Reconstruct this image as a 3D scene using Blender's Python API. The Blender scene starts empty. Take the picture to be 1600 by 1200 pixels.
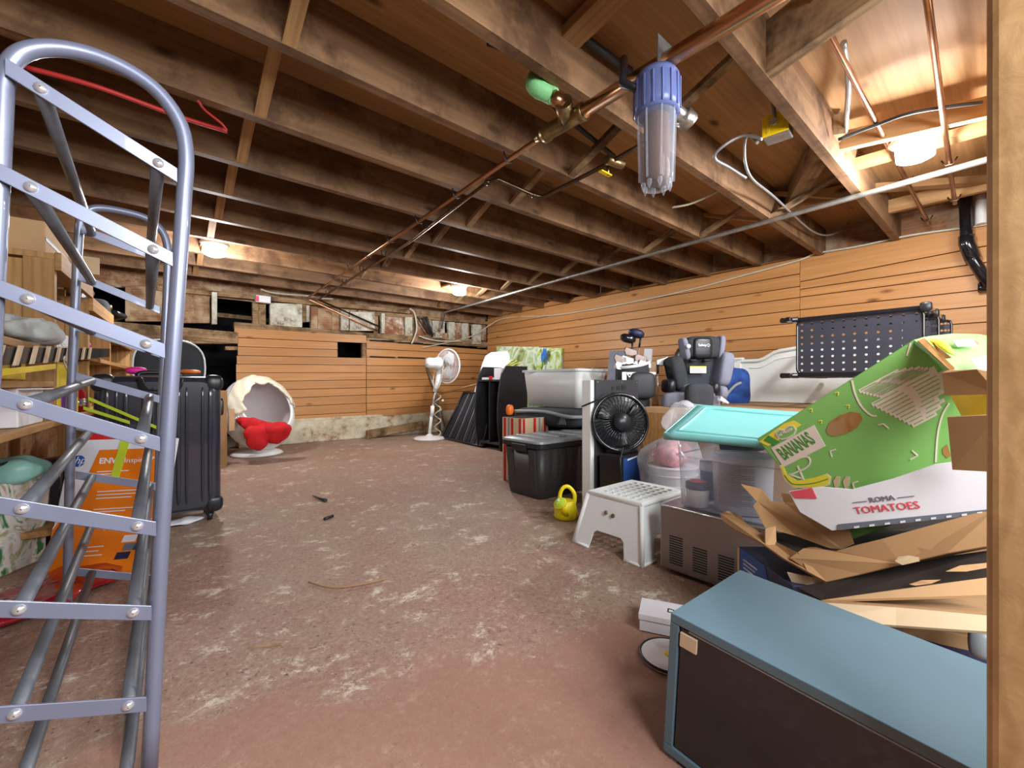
import bpy, math, random
from mathutils import Vector, Matrix
V = Vector
random.seed(7)
PI = math.pi
scn = bpy.context.scene
COL = scn.collection
# ---------------------------------------------------------------- camera, world, exposure
F, H, SN, CS = 667.0, 0.75, 0.6464, 0.7631          # focal length in px (1600 wide), eye height, view yaw
cam = bpy.data.objects.new('camera', bpy.data.cameras.new('camera'))
COL.objects.link(cam)
cam.data.sensor_width = 36; cam.data.lens = F / 1600 * 36
cam.data.clip_start = 0.02
cam.location = (0, 0, H); cam.rotation_euler = (PI / 2, 0, -math.atan2(SN, CS))
scn.camera = cam
w = bpy.data.worlds.new('world'); scn.world = w; w.use_nodes = True
w.node_tree.nodes['Background'].inputs[0].default_value = (0.9, 0.93, 1, 1)
w.node_tree.nodes['Background'].inputs[1].default_value = 0.6
vs = scn.view_settings
vs.view_transform = 'Standard'; vs.look = 'None'; vs.gamma = 1; vs.use_curve_mapping = False
vs.exposure = 0.85
LAMP_W = 30.0        # bare bulbs under the joists
AREAS = [((0.5, -0.9, 1.55), (1.2, 0.9), 50, (0.93, 0.97, 1.0), (0.6, 3.0, 0.5)),
         ((2.2, -0.9, 1.55), (1.2, 0.9), 34, (0.93, 0.97, 1.0), (2.4, 2.5, 0.6))]
for loc, sz, pw, c, tgt in AREAS:  # fill lights added behind the camera to brighten the room, no fixtures
    l = bpy.data.lights.new('fill_light', 'AREA'); l.shape = 'RECTANGLE'; l.size, l.size_y = sz
    l.energy = pw; l.color = c
    o = bpy.data.objects.new('fill_light', l); COL.objects.link(o); o.location = loc
    o.rotation_euler = (V(tgt) - V(loc)).to_track_quat('-Z', 'Y').to_euler()

# ---------------------------------------------------------------- helpers
def W(px, py, z=None, X=None, Y=None, t=None):
    """the point of a real plane (z, X or Y) that the photograph shows at px, py"""
    r = (px - 800) / F; u = (600 - py) / F
    d = V((CS * r + SN, -SN * r + CS, u))
    if z is not None: t = (z - H) / u
    elif X is not None: t = X / d.x
    elif Y is not None: t = Y / d.y
    return V((0, 0, H)) + d * t

ROOTM = {}
def thing(name, label, cat, loc=(0, 0, 0), rz=0, group=None, kind=None):
    o = bpy.data.objects.new(name, None); COL.objects.link(o)
    o.empty_display_size = 0.1
    M = Matrix.Translation(V(loc)) @ Matrix.Rotation(rz, 4, 'Z')
    o.matrix_world = M; ROOTM[o.name] = M
    if kind: o['kind'] = kind
    if label: o['label'] = label
    if cat: o['category'] = cat
    if group: o['group'] = group
    return o
def tag(o, label, cat, group=None):
    o['label'] = label; o['category'] = cat
    if group: o['group'] = group
    return o

class MB:
    def __init__(s): s.v = []; s.f = []; s.sm = []
    def add(s, vs, fs, smooth=False):
        n = len(s.v); s.v += [V(p) for p in vs]
        for f in fs: s.f.append([i + n for i in f]); s.sm.append(smooth)
        return s
    def obox(s, o, a, b, c):
        o, a, b, c = V(o), V(a), V(b), V(c)
        if a.cross(b).dot(c) < 0: a, b = b, a
        return s.add([o, o+a, o+a+b, o+b, o+c, o+a+c, o+a+b+c, o+b+c],
                     [(3,2,1,0), (4,5,6,7), (0,1,5,4), (1,2,6,5), (2,3,7,6), (3,0,4,7)])
    def box(s, x0, y0, z0, x1, y1, z1):
        return s.obox((x0, y0, z0), (x1-x0, 0, 0), (0, y1-y0, 0), (0, 0, z1-z0))
    def prism(s, pts, vec, smooth=False):
        pts = [V(p) for p in pts]; vec = V(vec); n = len(pts)
        nr = V((0, 0, 0))
        for i in range(n): nr += (pts[i]-pts[0]).cross(pts[(i+1) % n]-pts[0])
        if nr.dot(vec) < 0: pts = pts[::-1]
        m = len(s.v)
        s.add(pts + [p + vec for p in pts], [tuple(range(n))[::-1], tuple(range(n, 2*n))])
        for i in range(n):
            j = (i+1) % n; s.f.append([m+i, m+j, m+n+j, m+n+i]); s.sm.append(smooth)
        return s
    def loft(s, rings, smooth=True, caps=True, closed=True):
        n = len(rings[0]); m = len(s.v); vs = [p for r in rings for p in r]; fs = []
        for k in range(len(rings)-1):
            for i in range(n if closed else n-1):
                j = (i+1) % n
                fs.append((k*n+i, k*n+j, (k+1)*n+j, (k+1)*n+i))
        s.add(vs, fs, smooth)
        if caps:
            s.f.append([m+i for i in range(n)][::-1]); s.sm.append(False)
            s.f.append([m+(len(rings)-1)*n+i for i in range(n)]); s.sm.append(False)
        return s
    def tube(s, path, r, n=8, closed=False):
        path = [V(p) for p in path]; rings = []; up = None
        for i, p in enumerate(path):
            if closed: d = path[(i+1) % len(path)] - path[i-1]
            else: d = path[min(i+1, len(path)-1)] - path[max(i-1, 0)]
            d.normalize()
            if up is None:
                up = V((0, 0, 1)) if abs(d.z) < 0.9 else V((1, 0, 0))
            a = d.cross(up); a.normalize(); b = a.cross(d); b.normalize(); up = b
            rr = r[i] if isinstance(r, (list, tuple)) else r
            rings.append([p + (a*math.cos(2*PI*k/n) + b*math.sin(2*PI*k/n))*rr for k in range(n)])
        if closed: rings.append(rings[0])
        return s.loft(rings, True, not closed)
    def lathe(s, prof, n=24, M=None, o=(0, 0, 0), caps=True):
        M = M or Matrix.Identity(4); o = V(o)
        rings = [[o + (M @ V((r*math.cos(2*PI*k/n), r*math.sin(2*PI*k/n), z))) for k in range(n)] for r, z in prof]
        return s.loft(rings, True, caps)
    def sq(s, c, ax, e=0.5, n=20, m=12, M=None, fn=None):
        """superellipsoid: soft boxes and cushions"""
        M = M or Matrix.Identity(4); c = V(c)
        pw = lambda x, q: math.copysign(abs(x)**q, x)
        rings = []
        for i in range(m+1):
            p = -PI/2 + PI*i/m; p = max(min(p, PI/2-0.001), -PI/2+0.001)
            ring = []
            for k in range(n):
                t = 2*PI*k/n
                q = V((ax[0]*pw(math.cos(p), e)*pw(math.cos(t), e), ax[1]*pw(math.cos(p), e)*pw(math.sin(t), e), ax[2]*pw(math.sin(p), e)))
                if fn: q = fn(q)
                ring.append(c + (M @ q))
            rings.append(ring)
        return s.loft(rings, True, True)
    def build(s, name, mat, parent=None, world=True, bev=0, seg=2, solid=0, sub=0, kind=None, label=None):
        me = bpy.data.meshes.new(name)
        vs = s.v
        org = V((0, 0, 0))
        if parent is not None and world:
            Mi = ROOTM[parent.name].inverted() if parent.name in ROOTM else parent.matrix_world.inverted()
            vs = [Mi @ p for p in vs]
        if parent is None and vs:
            org = V((sum(p.x for p in vs)/len(vs), sum(p.y for p in vs)/len(vs), min(p.z for p in vs)))
            vs = [p - org for p in vs]
        me.from_pydata([tuple(p) for p in vs], [], s.f)
        me.polygons.foreach_set('use_smooth', s.sm)
        me.materials.append(mat); me.update()
        o = bpy.data.objects.new(name, me); COL.objects.link(o)
        if parent is not None:
            o.parent = parent
            if parent.name in ROOTM: ROOTM[o.name] = ROOTM[parent.name]
        else:
            o.location = org; ROOTM[o.name] = Matrix.Translation(org)
        if solid:
            md = o.modifiers.new('s', 'SOLIDIFY'); md.thickness = solid; md.offset = 0
        if bev:
            md = o.modifiers.new('b', 'BEVEL'); md.width = bev; md.segments = seg; md.limit_method = 'ANGLE'; md.angle_limit = 0.7
        if sub:
            md = o.modifiers.new('u', 'SUBSURF'); md.levels = sub; md.render_levels = sub
        if kind: o['kind'] = kind
        if label: o['label'] = label
        return o

def rot_to(d, up=(0, 0, 1)):
    """matrix whose z axis is d"""
    d = V(d).normalized(); up = V(up)
    if abs(d.dot(up)) > 0.98: up = V((1, 0, 0))
    x = up.cross(d).normalized(); y = d.cross(x)
    return Matrix((x, y, d)).transposed().to_4x4()
def frame(o, x, y):
    """matrix from origin, x direction, approximate y direction"""
    x = V(x).normalized(); z = x.cross(V(y)).normalized(); y = z.cross(x)
    M = Matrix((x, y, z)).transposed().to_4x4(); M.translation = V(o); return M
def board(name, o, a, b, c, mat, parent=None, kind=None, bev=0):
    """one plank as its own object, local x along the grain"""
    o, a, b, c = V(o), V(a), V(b), V(c)
    M = frame(o, a, b); Mi = M.inverted()
    m = MB().obox(o, a, b, c); m.v = [Mi @ p for p in m.v]
    me = bpy.data.meshes.new(name); me.from_pydata([tuple(p) for p in m.v], [], m.f); me.materials.append(mat)
    ob = bpy.data.objects.new(name, me); COL.objects.link(ob)
    if parent is not None:
        ob.parent = parent; ob.matrix_local = ROOTM[parent.name].inverted() @ M
    else: ob.matrix_world = M
    ROOTM[ob.name] = M
    if bev:
        md = ob.modifiers.new('b', 'BEVEL'); md.width = bev; md.segments = 2
    if kind: ob['kind'] = kind
    return ob
def quadbox(mb, p, th):
    """slab from four corner points (in order) and a thickness vector"""
    return mb.prism(p, th)
def text(s, M, size, mat, parent, name='lettering', ext=0.0006, align='LEFT', shear=0, bold=0, sx=1):
    cu = bpy.data.curves.new('t', 'FONT'); cu.body = s; cu.size = size; cu.extrude = ext; cu.align_x = align
    cu.shear = shear; cu.resolution_u = 2; cu.offset = bold
    tmp = bpy.data.objects.new('t', cu)
    me = bpy.data.meshes.new_from_object(tmp)
    bpy.data.objects.remove(tmp); bpy.data.curves.remove(cu)
    me.materials.clear(); me.materials.append(mat)
    for p in me.polygons: p.material_index = 0
    o = bpy.data.objects.new(name, me); COL.objects.link(o); o.parent = parent
    o.matrix_local = ROOTM[parent.name].inverted() @ M @ Matrix.Diagonal((sx, 1, 1, 1))
    return o
def arc(c, r, a0, a1, n, ax=(1, 0, 0), ay=(0, 0, 1)):
    return [V(c) + V(ax)*r*math.cos(a0+(a1-a0)*i/n) + V(ay)*r*math.sin(a0+(a1-a0)*i/n) for i in range(n+1)]
def smooth(pts, k=6):
    """Catmull-Rom through points"""
    pts = [V(p) for p in pts]; P = [pts[0]] + pts + [pts[-1]]; out = []
    for i in range(1, len(P)-2):
        a, b, c, d = P[i-1:i+3]
        for j in range(k):
            t = j/k
            out.append(0.5*((2*b) + (c-a)*t + (2*a-5*b+4*c-d)*t*t + (3*b-a-3*c+d)*t**3))
    return out + [pts[-1]]
def rrect(x0, y0, x1, y1, r, n=4):
    out = []
    for cx, cy, a in ((x1-r, y1-r, 0), (x0+r, y1-r, PI/2), (x0+r, y0+r, PI), (x1-r, y0+r, 1.5*PI)):
        for i in range(n+1): out.append((cx + r*math.cos(a+i*PI/2/n), cy + r*math.sin(a+i*PI/2/n)))
    return out

# ---------------------------------------------------------------- materials
def newmat(name):
    m = bpy.data.materials.new(name); m.use_nodes = True
    return m, m.node_tree.nodes, m.node_tree.links, m.node_tree.nodes['Principled BSDF']
def N(ns, t, **kw):
    n = ns.new(t)
    for k, v in kw.items():
        if k in n.inputs: n.inputs[k].default_value = v
        else: setattr(n, k, v)
    return n
def ramp(ns, stops):
    r = ns.new('ShaderNodeValToRGB'); e = r.color_ramp.elements
    e[0].position, e[0].color = stops[0][0], (*stops[0][1], 1); e[1].position, e[1].color = stops[-1][0], (*stops[-1][1], 1)
    for p, c in stops[1:-1]:
        x = e.new(p); x.color = (*c, 1)
    return r
def s2l(c): return tuple(((x/255)/12.92 if x/255 <= 0.04045 else ((x/255+0.055)/1.055)**2.4) for x in c)
def plain(name, rgb, rough=0.5, metal=0, var=0.12, scale=12, bump=0.0, spec=0.5, alpha=None, trans=0, coat=0, bscale=None, ior=1.45, emit=0):
    m, ns, ln, b = newmat(name); c = s2l(rgb)
    tc = N(ns, 'ShaderNodeTexCoord'); no = N(ns, 'ShaderNodeTexNoise', Scale=scale, Detail=5, Roughness=0.6)
    ln.new(tc.outputs['Object'], no.inputs['Vector'])
    r = ramp(ns, [(0.3, tuple(x*(1-var) for x in c)), (0.7, tuple(min(1, x*(1+var)) for x in c))])
    ln.new(no.outputs['Fac'], r.inputs['Fac']); ln.new(r.outputs['Color'], b.inputs['Base Color'])
    b.inputs['Roughness'].default_value = rough; b.inputs['Metallic'].default_value = metal
    b.inputs['Specular IOR Level'].default_value = spec; b.inputs['IOR'].default_value = ior
    b.inputs['Coat Weight'].default_value = coat
    if trans: b.inputs['Transmission Weight'].default_value = trans
    if alpha is not None: b.inputs['Alpha'].default_value = alpha
    if emit:
        b.inputs['Emission Color'].default_value = (*c, 1); b.inputs['Emission Strength'].default_value = emit
    if bump:
        n2 = N(ns, 'ShaderNodeTexNoise', Scale=bscale or scale*6, Detail=4)
        ln.new(tc.outputs['Object'], n2.inputs['Vector'])
        bp = N(ns, 'ShaderNodeBump', Strength=bump, Distance=0.004)
        ln.new(n2.outputs['Fac'], bp.inputs['Height']); ln.new(bp.outputs['Normal'], b.inputs['Normal'])
    return m
def wood(name, lo, hi, rough=0.6, dark=None, rnd=0.18, sc=1.0, knots=True, stain=0.0, staincol=(0.5, 0.5, 0.45), ring=0.35):
    m, ns, ln, b = newmat(name); lo, hi = s2l(lo), s2l(hi); dark = s2l(dark) if dark else tuple(x*0.35 for x in lo)
    tc = N(ns, 'ShaderNodeTexCoord'); oi = N(ns, 'ShaderNodeObjectInfo')
    off = N(ns, 'ShaderNodeVectorMath', operation='ADD')
    mul = N(ns, 'ShaderNodeMath', operation='MULTIPLY'); mul.inputs[1].default_value = 37.0
    ln.new(oi.outputs['Random'], mul.inputs[0]); ln.new(tc.outputs['Object'], off.inputs[0]); ln.new(mul.outputs[0], off.inputs[1])
    mp = N(ns, 'ShaderNodeMapping'); mp.inputs['Scale'].default_value = (1.6*sc, 22*sc, 22*sc)
    ln.new(off.outputs[0], mp.inputs['Vector'])
    n1 = N(ns, 'ShaderNodeTexNoise', Scale=1.0, Detail=6, Roughness=0.65, Distortion=0.6)
    ln.new(mp.outputs[0], n1.inputs['Vector'])
    r = ramp(ns, [(0.25, lo), (0.75, hi)]); ln.new(n1.outputs['Fac'], r.inputs['Fac'])
    col = r.outputs['Color']
    # growth-ring lines
    mp2 = N(ns, 'ShaderNodeMapping'); mp2.inputs['Scale'].default_value = (0.7*sc, 9*sc, 9*sc)
    ln.new(off.outputs[0], mp2.inputs['Vector'])
    wv = N(ns, 'ShaderNodeTexWave', Scale=1.2, Distortion=7.0, Detail=2.0, bands_direction='Y'); wv.inputs['Detail Scale'].default_value = 0.6
    ln.new(mp2.outputs[0], wv.inputs['Vector'])
    mx = N(ns, 'ShaderNodeMix', data_type='RGBA', blend_type='MULTIPLY'); mx.inputs[0].default_value = ring
    r2 = ramp(ns, [(0.0, (0.55, 0.48, 0.42)), (0.5, (1, 1, 1))]); ln.new(wv.outputs['Fac'], r2.inputs['Fac'])
    ln.new(col, mx.inputs[6]); ln.new(r2.outputs['Color'], mx.inputs[7]); col = mx.outputs[2]
    if knots:
        mp3 = N(ns, 'ShaderNodeMapping'); mp3.inputs['Scale'].default_value = (2.2, 5.5, 5.5)
        ln.new(off.outputs[0], mp3.inputs['Vector'])
        vo = N(ns, 'ShaderNodeTexVoronoi', Scale=1.0); ln.new(mp3.outputs[0], vo.inputs['Vector'])
        r3 = ramp(ns, [(0.04, (1, 1, 1)), (0.13, (0, 0, 0))]); ln.new(vo.outputs['Distance'], r3.inputs['Fac'])
        m3 = N(ns, 'ShaderNodeMix', data_type='RGBA'); ln.new(r3.outputs['Color'], m3.inputs[0])
        ln.new(col, m3.inputs[6]); m3.inputs[7].default_value = (*dark, 1); col = m3.outputs[2]
    # board to board difference
    hv = N(ns, 'ShaderNodeHueSaturation')
    mr = N(ns, 'ShaderNodeMapRange'); mr.inputs[3].default_value = 1-rnd; mr.inputs[4].default_value = 1+rnd
    ln.new(oi.outputs['Random'], mr.inputs[0]); ln.new(mr.outputs[0], hv.inputs['Value']); ln.new(col, hv.inputs['Color']); col = hv.outputs[0]
    if stain:
        ns2 = N(ns, 'ShaderNodeTexNoise', Scale=3.5, Detail=6, Roughness=0.7); ln.new(off.outputs[0], ns2.inputs['Vector'])
        r4 = ramp(ns, [(0.5-stain*0.25, (0, 0, 0)), (0.62, (1, 1, 1))]); ln.new(ns2.outputs['Fac'], r4.inputs['Fac'])
        m4 = N(ns, 'ShaderNodeMix', data_type='RGBA'); ln.new(r4.outputs['Color'], m4.inputs[0])
        ln.new(col, m4.inputs[6]); m4.inputs[7].default_value = (*staincol, 1); col = m4.outputs[2]
    ln.new(col, b.inputs['Base Color']); b.inputs['Roughness'].default_value = rough
    b.inputs['Specular IOR Level'].default_value = 0.25
    bp = N(ns, 'ShaderNodeBump', Strength=0.25, Distance=0.003); ln.new(n1.outputs['Fac'], bp.inputs['Height']); ln.new(bp.outputs[0], b.inputs['Normal'])
    return m
FLOOR_C = ((-2.6+4.75)/2, (-2.4+7.6)/2)   # the floor mesh is centred on its vertices
def floor_mat():
    m, ns, ln, b = newmat('worn_painted_concrete')
    tc = N(ns, 'ShaderNodeTexCoord'); P = tc.outputs['Object']
    def noise(sc, det=6, ro=0.6, dist=0.0, stretch=None):
        n = N(ns, 'ShaderNodeTexNoise', Scale=sc, Detail=det, Roughness=ro, Distortion=dist)
        if stretch:
            mp = N(ns, 'ShaderNodeMapping'); mp.inputs['Scale'].default_value = stretch; mp.inputs['Rotation'].default_value = (0, 0, 0.7)
            ln.new(P, mp.inputs['Vector']); ln.new(mp.outputs[0], n.inputs['Vector'])
        else: ln.new(P, n.inputs['Vector'])
        return n.outputs['Fac']
    base = ramp(ns, [(0.34, s2l((150, 112, 98))), (0.46, s2l((156, 122, 107))), (0.56, s2l((158, 132, 113))), (0.7, s2l((134, 114, 98)))])
    ln.new(noise(1.1, 7, 0.62, 0.5), base.inputs['Fac']); col = base.outputs['Color']
    def over(col, fac, lo, hi, c, amt=1.0):
        r = ramp(ns, [(lo, (0, 0, 0)), (hi, (amt,)*3)]); ln.new(fac, r.inputs['Fac'])
        mx = N(ns, 'ShaderNodeMix', data_type='RGBA'); ln.new(r.outputs['Color'], mx.inputs[0]); ln.new(col, mx.inputs[6])
        mx.inputs[7].default_value = (*s2l(c), 1); return mx.outputs[2]
    col = over(col, noise(2.6, 8, 0.7, 0.3), 0.54, 0.66, (150, 106, 94), 0.45)       # red paint left
    col = over(col, noise(52, 6, 0.85), 0.47, 0.62, (184, 164, 144), 0.55)
    col = over(col, noise(44, 7, 0.85), 0.50, 0.64, (118, 90, 76), 0.55)
    col = over(col, noise(4.6, 12, 0.84, 0.2, (1.0, 1.25, 1)), 0.55, 0.62, (226, 216, 198), 0.85)      # bare white patches
    col = over(col, noise(14, 8, 0.8), 0.57, 0.66, (212, 196, 172), 0.7)
    col = over(col, noise(30, 6, 0.8), 0.57, 0.68, (100, 76, 62), 0.7)
    col = over(col, noise(70, 3, 0.7), 0.62, 0.68, (66, 46, 38), 0.75)
    col = over(col, noise(95, 3, 0.7, 0, (1, 1, 1)), 0.64, 0.7, (216, 204, 186), 0.6)
    # smoother red-brown coat of paint in the near corner, with an uneven edge
    sx_ = N(ns, 'ShaderNodeSeparateXYZ'); ln.new(P, sx_.inputs[0])
    m1 = N(ns, 'ShaderNodeMath', operation='MULTIPLY_ADD'); ln.new(sx_.outputs[0], m1.inputs[0]); m1.inputs[1].default_value = 0.35; ln.new(sx_.outputs[1], m1.inputs[2])
    m2 = N(ns, 'ShaderNodeMath', operation='MULTIPLY_ADD'); ln.new(noise(5, 8, 0.7), m2.inputs[0]); m2.inputs[1].default_value = 0.7; ln.new(m1.outputs[0], m2.inputs[2])
    FX = FLOOR_C[0]*0.35 + FLOOR_C[1]
    rr_ = ramp(ns, [(0.0, (0.72,)*3), (1.0, (0, 0, 0))]); mr_ = N(ns, 'ShaderNodeMapRange'); mr_.inputs[1].default_value = 1.50-FX; mr_.inputs[2].default_value = 1.62-FX
    ln.new(m2.outputs[0], mr_.inputs[0]); ln.new(mr_.outputs[0], rr_.inputs['Fac'])
    mx_ = N(ns, 'ShaderNodeMix', data_type='RGBA'); ln.new(rr_.outputs['Color'], mx_.inputs[0]); ln.new(col, mx_.inputs[6]); mx_.inputs[7].default_value = (*s2l((160, 118, 100)), 1); col = mx_.outputs[2]
    ln.new(col, b.inputs['Base Color']); b.inputs['Roughness'].default_value = 0.62; b.inputs['Specular IOR Level'].default_value = 0.35
    bp = N(ns, 'ShaderNodeBump', Strength=0.5, Distance=0.006); ln.new(noise(38, 8, 0.75), bp.inputs['Height']); ln.new(bp.outputs[0], b.inputs['Normal'])
    return m
def concrete(name, c1, c2, c3):
    m, ns, ln, b = newmat(name); tc = N(ns, 'ShaderNodeTexCoord')
    n = N(ns, 'ShaderNodeTexNoise', Scale=4.0, Detail=9, Roughness=0.72); ln.new(tc.outputs['Object'], n.inputs['Vector'])
    r = ramp(ns, [(0.38, s2l(c3)), (0.47, s2l(c2)), (0.6, s2l(c1))]); ln.new(n.outputs['Fac'], r.inputs['Fac'])
    ln.new(r.outputs['Color'], b.inputs['Base Color']); b.inputs['Roughness'].default_value = 0.9
    bp = N(ns, 'ShaderNodeBump', Strength=0.6, Distance=0.01); ln.new(n.outputs['Fac'], bp.inputs['Height']); ln.new(bp.outputs[0], b.inputs['Normal'])
    return m
def clear(name, rgb, a=0.25, rough=0.15):
    """thin clear plastic: part mirror, part milk, rest see-through"""
    m, ns, ln, b = newmat(name)
    b.inputs['Base Color'].default_value = (*s2l(rgb), 1); b.inputs['Roughness'].default_value = rough
    tr = N(ns, 'ShaderNodeBsdfTransparent'); mx = N(ns, 'ShaderNodeMixShader')
    lw = N(ns, 'ShaderNodeLayerWeight', Blend=0.3); ma = N(ns, 'ShaderNodeMath', operation='MULTIPLY_ADD')
    ln.new(lw.outputs['Facing'], ma.inputs[0]); ma.inputs[1].default_value = 0.5; ma.inputs[2].default_value = a; ma.use_clamp = True
    ln.new(ma.outputs[0], mx.inputs[0]); ln.new(tr.outputs[0], mx.inputs[1]); ln.new(b.outputs[0], mx.inputs[2])
    ln.new(mx.outputs[0], ns['Material Output'].inputs['Surface'])
    return m
def paint_mat(name, stops, scale=5):
    m, ns, ln, b = newmat(name); tc = N(ns, 'ShaderNodeTexCoord')
    n = N(ns, 'ShaderNodeTexNoise', Scale=scale, Detail=3, Distortion=1.8); ln.new(tc.outputs['Object'], n.inputs['Vector'])
    r = ramp(ns, [(p, s2l(c)) for p, c in stops]); ln.new(n.outputs['Fac'], r.inputs['Fac']); ln.new(r.outputs['Color'], b.inputs['Base Color'])
    b.inputs['Roughness'].default_value = 0.5
    return m

M_ = {}
M_['joist'] = wood('old_fir_joist', (104, 78, 56), (150, 114, 82), 0.6, rnd=0.14, stain=0.1, staincol=s2l((92, 66, 46)))
M_['brace'] = wood('pale_brace', (150, 112, 72), (190, 150, 104), 0.7, rnd=0.15)
M_['sub'] = wood('subfloor_boards', (148, 108, 68), (184, 138, 90), 0.7, rnd=0.15, ring=0.15)
M_['siding'] = wood('cedar_siding', (178, 122, 70), (200, 146, 92), 0.42, dark=(120, 70, 34), rnd=0.1, sc=0.8, ring=0.13)
M_['timber'] = wood('weathered_timber', (128, 100, 70), (186, 154, 116), 0.85, rnd=0.2, stain=0.2, staincol=s2l((86, 66, 46)))
M_['timber2'] = wood('brown_sheathing', (122, 84, 58), (166, 118, 84), 0.8, rnd=0.2, stain=0.2, staincol=s2l((186, 160, 128)))
M_['whitewash'] = concrete('flaking_whitewash', (222, 220, 208), (190, 184, 166), (112, 84, 60))
M_['rustwash'] = concrete('rusty_whitewash', (214, 206, 190), (150, 100, 70), (120, 72, 48))
M_['footing'] = concrete('limewashed_footing', (216, 208, 184), (190, 178, 150), (140, 98, 78))
M_['floor'] = floor_mat()
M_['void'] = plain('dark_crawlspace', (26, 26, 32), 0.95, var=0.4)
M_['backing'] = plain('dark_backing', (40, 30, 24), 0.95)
M_['copper'] = plain('copper', (182, 136, 102), 0.28, 1, var=0.25, scale=9)
M_['oldcopper'] = plain('tarnished_copper', (104, 84, 68), 0.35, 1, var=0.35, scale=9)
M_['brass'] = plain('tarnished_brass', (150, 128, 92), 0.35, 1, var=0.3, scale=20)
M_['galv'] = plain('galvanised_steel', (176, 174, 168), 0.35, 0.9, var=0.25, scale=14, bump=0.1)
M_['rackgrey'] = plain('grey_enamel', (122, 127, 148), 0.38, 0.35, var=0.04, coat=0.3)
M_['rodgrey'] = plain('dull_grey_rod', (100, 102, 108), 0.45, 0.4, var=0.15, scale=20)
M_['chrome'] = plain('chrome', (225, 225, 228), 0.2, 0.7, var=0.03)
M_['iron'] = plain('iron_head', (96, 84, 80), 0.25, 1, var=0.2)
M_['rackblack'] = plain('black_powder_coat', (52, 52, 60), 0.35, var=0.1)
M_['black'] = plain('black_plastic', (34, 34, 38), 0.35, var=0.1)
M_['blackgloss'] = plain('glossy_black', (26, 26, 30), 0.15, var=0.1, coat=0.5)
M_['caseblack'] = plain('suitcase_shell', (42, 44, 54), 0.2, var=0.08, coat=0.6)
M_['blackmatte'] = plain('matte_black_board', (48, 48, 52), 0.55, var=0.12)
M_['charcoal'] = plain('charcoal_fabric', (56, 58, 62), 0.9, var=0.12, bump=0.3)
M_['darktote'] = plain('dark_tote_plastic', (54, 52, 52), 0.45, var=0.06)
M_['greylid'] = plain('grey_lid', (150, 156, 160), 0.35, var=0.06)
M_['white'] = plain('white_plastic', (236, 236, 234), 0.35, var=0.02)
M_['stoolwhite'] = plain('matt_white_plastic', (240, 244, 242), 0.5, var=0.03, scale=3, bump=0.05)
M_['paper'] = plain('white_card', (232, 230, 236), 0.6, var=0.03)
M_['cream'] = plain('cream_fabric', (232, 226, 202), 0.9, var=0.06, bump=0.4, bscale=30)
M_['eggin'] = plain('pale_lining', (214, 204, 204), 0.8, var=0.03)
M_['red'] = plain('red_fabric', (192, 22, 28), 0.85, var=0.15, bump=0.3, bscale=40)
M_['redplastic'] = plain('red_plastic_film', (150, 22, 38), 0.12, var=0.35, scale=7, bump=0.6, bscale=18, coat=0.6)
M_['yellow'] = plain('yellow_plastic', (240, 222, 30), 0.3, var=0.03)
M_['yellowbox'] = plain('yellow_steel', (246, 208, 20), 0.35, var=0.05)
M_['yellowcard'] = plain('yellow_card', (232, 200, 60), 0.55, var=0.06)
M_['ltgreen'] = plain('light_green_plastic', (188, 222, 60), 0.35, var=0.03)
M_['lime'] = plain('lime_strap', (190, 208, 50), 0.6, var=0.05)
M_['card'] = plain('cardboard', (190, 152, 110), 0.85, var=0.08, scale=6, bump=0.1)
M_['carddark'] = plain('brown_cardboard', (164, 126, 86), 0.85, var=0.1, scale=5, bump=0.1)
M_['cardlight'] = plain('pale_cardboard', (208, 182, 148), 0.85, var=0.05)
M_['kraft'] = wood('kraft_crate', (150, 106, 58), (178, 132, 80), 0.7, rnd=0.03, knots=False)
M_['green'] = plain('banana_box_green', (128, 182, 98), 0.5, var=0.06, scale=5)
M_['pinkish'] = plain('pale_pink_print', (226, 208, 196), 0.6, var=0.02)
M_['inkgreen'] = plain('green_ink', (74, 140, 62), 0.6, var=0.02)
M_['banyellow'] = plain('yellow_ink', (236, 214, 66), 0.6, var=0.04)
M_['inkred'] = plain('red_ink', (226, 84, 96), 0.6, var=0.02)
M_['inkblack'] = plain('black_ink', (30, 30, 34), 0.6, var=0.02)
M_['inkgrey'] = plain('grey_ink', (110, 114, 126), 0.6, var=0.02)
M_['orange'] = plain('orange_print', (232, 124, 24), 0.4, var=0.04)
M_['palegrey'] = plain('pale_grey_print', (222, 224, 234), 0.45, var=0.02)
M_['logoblue'] = plain('logo_blue', (24, 92, 176), 0.5, var=0.02)
M_['blue'] = plain('blue_print', (34, 74, 142), 0.5, var=0.12)
M_['navy'] = plain('navy', (32, 38, 66), 0.5, var=0.2)
M_['bluefab'] = plain('blue_fabric', (44, 78, 150), 0.85, var=0.5, scale=14)
M_['purple'] = plain('purple_print', (110, 50, 130), 0.5)
M_['pink'] = plain('hot_pink', (226, 40, 150), 0.5)
M_['orangep'] = plain('orange_plastic', (240, 120, 40), 0.4)
M_['teal'] = plain('teal_lid', (136, 208, 206), 0.32, var=0.03)
M_['cabteal'] = plain('grey_teal_paint', (94, 118, 130), 0.3, var=0.03, bump=0.05, bscale=120)
M_['darkglass'] = plain('dark_glass', (30, 30, 34), 0.07, var=0.1, coat=0.5)
M_['steel'] = plain('brushed_steel', (150, 144, 142), 0.32, 0.85, var=0.08, scale=4)
M_['greyfab'] = plain('grey_fabric', (132, 134, 150), 0.9, var=0.1, bump=0.3)
M_['headboard'] = plain('off_white_paint', (236, 238, 232), 0.45, var=0.02)
M_['clear'] = clear('clear_plastic', (206, 212, 232), 0.22)
M_['milky'] = clear('frosted_plastic', (236, 238, 236), 0.6, 0.35)
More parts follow.
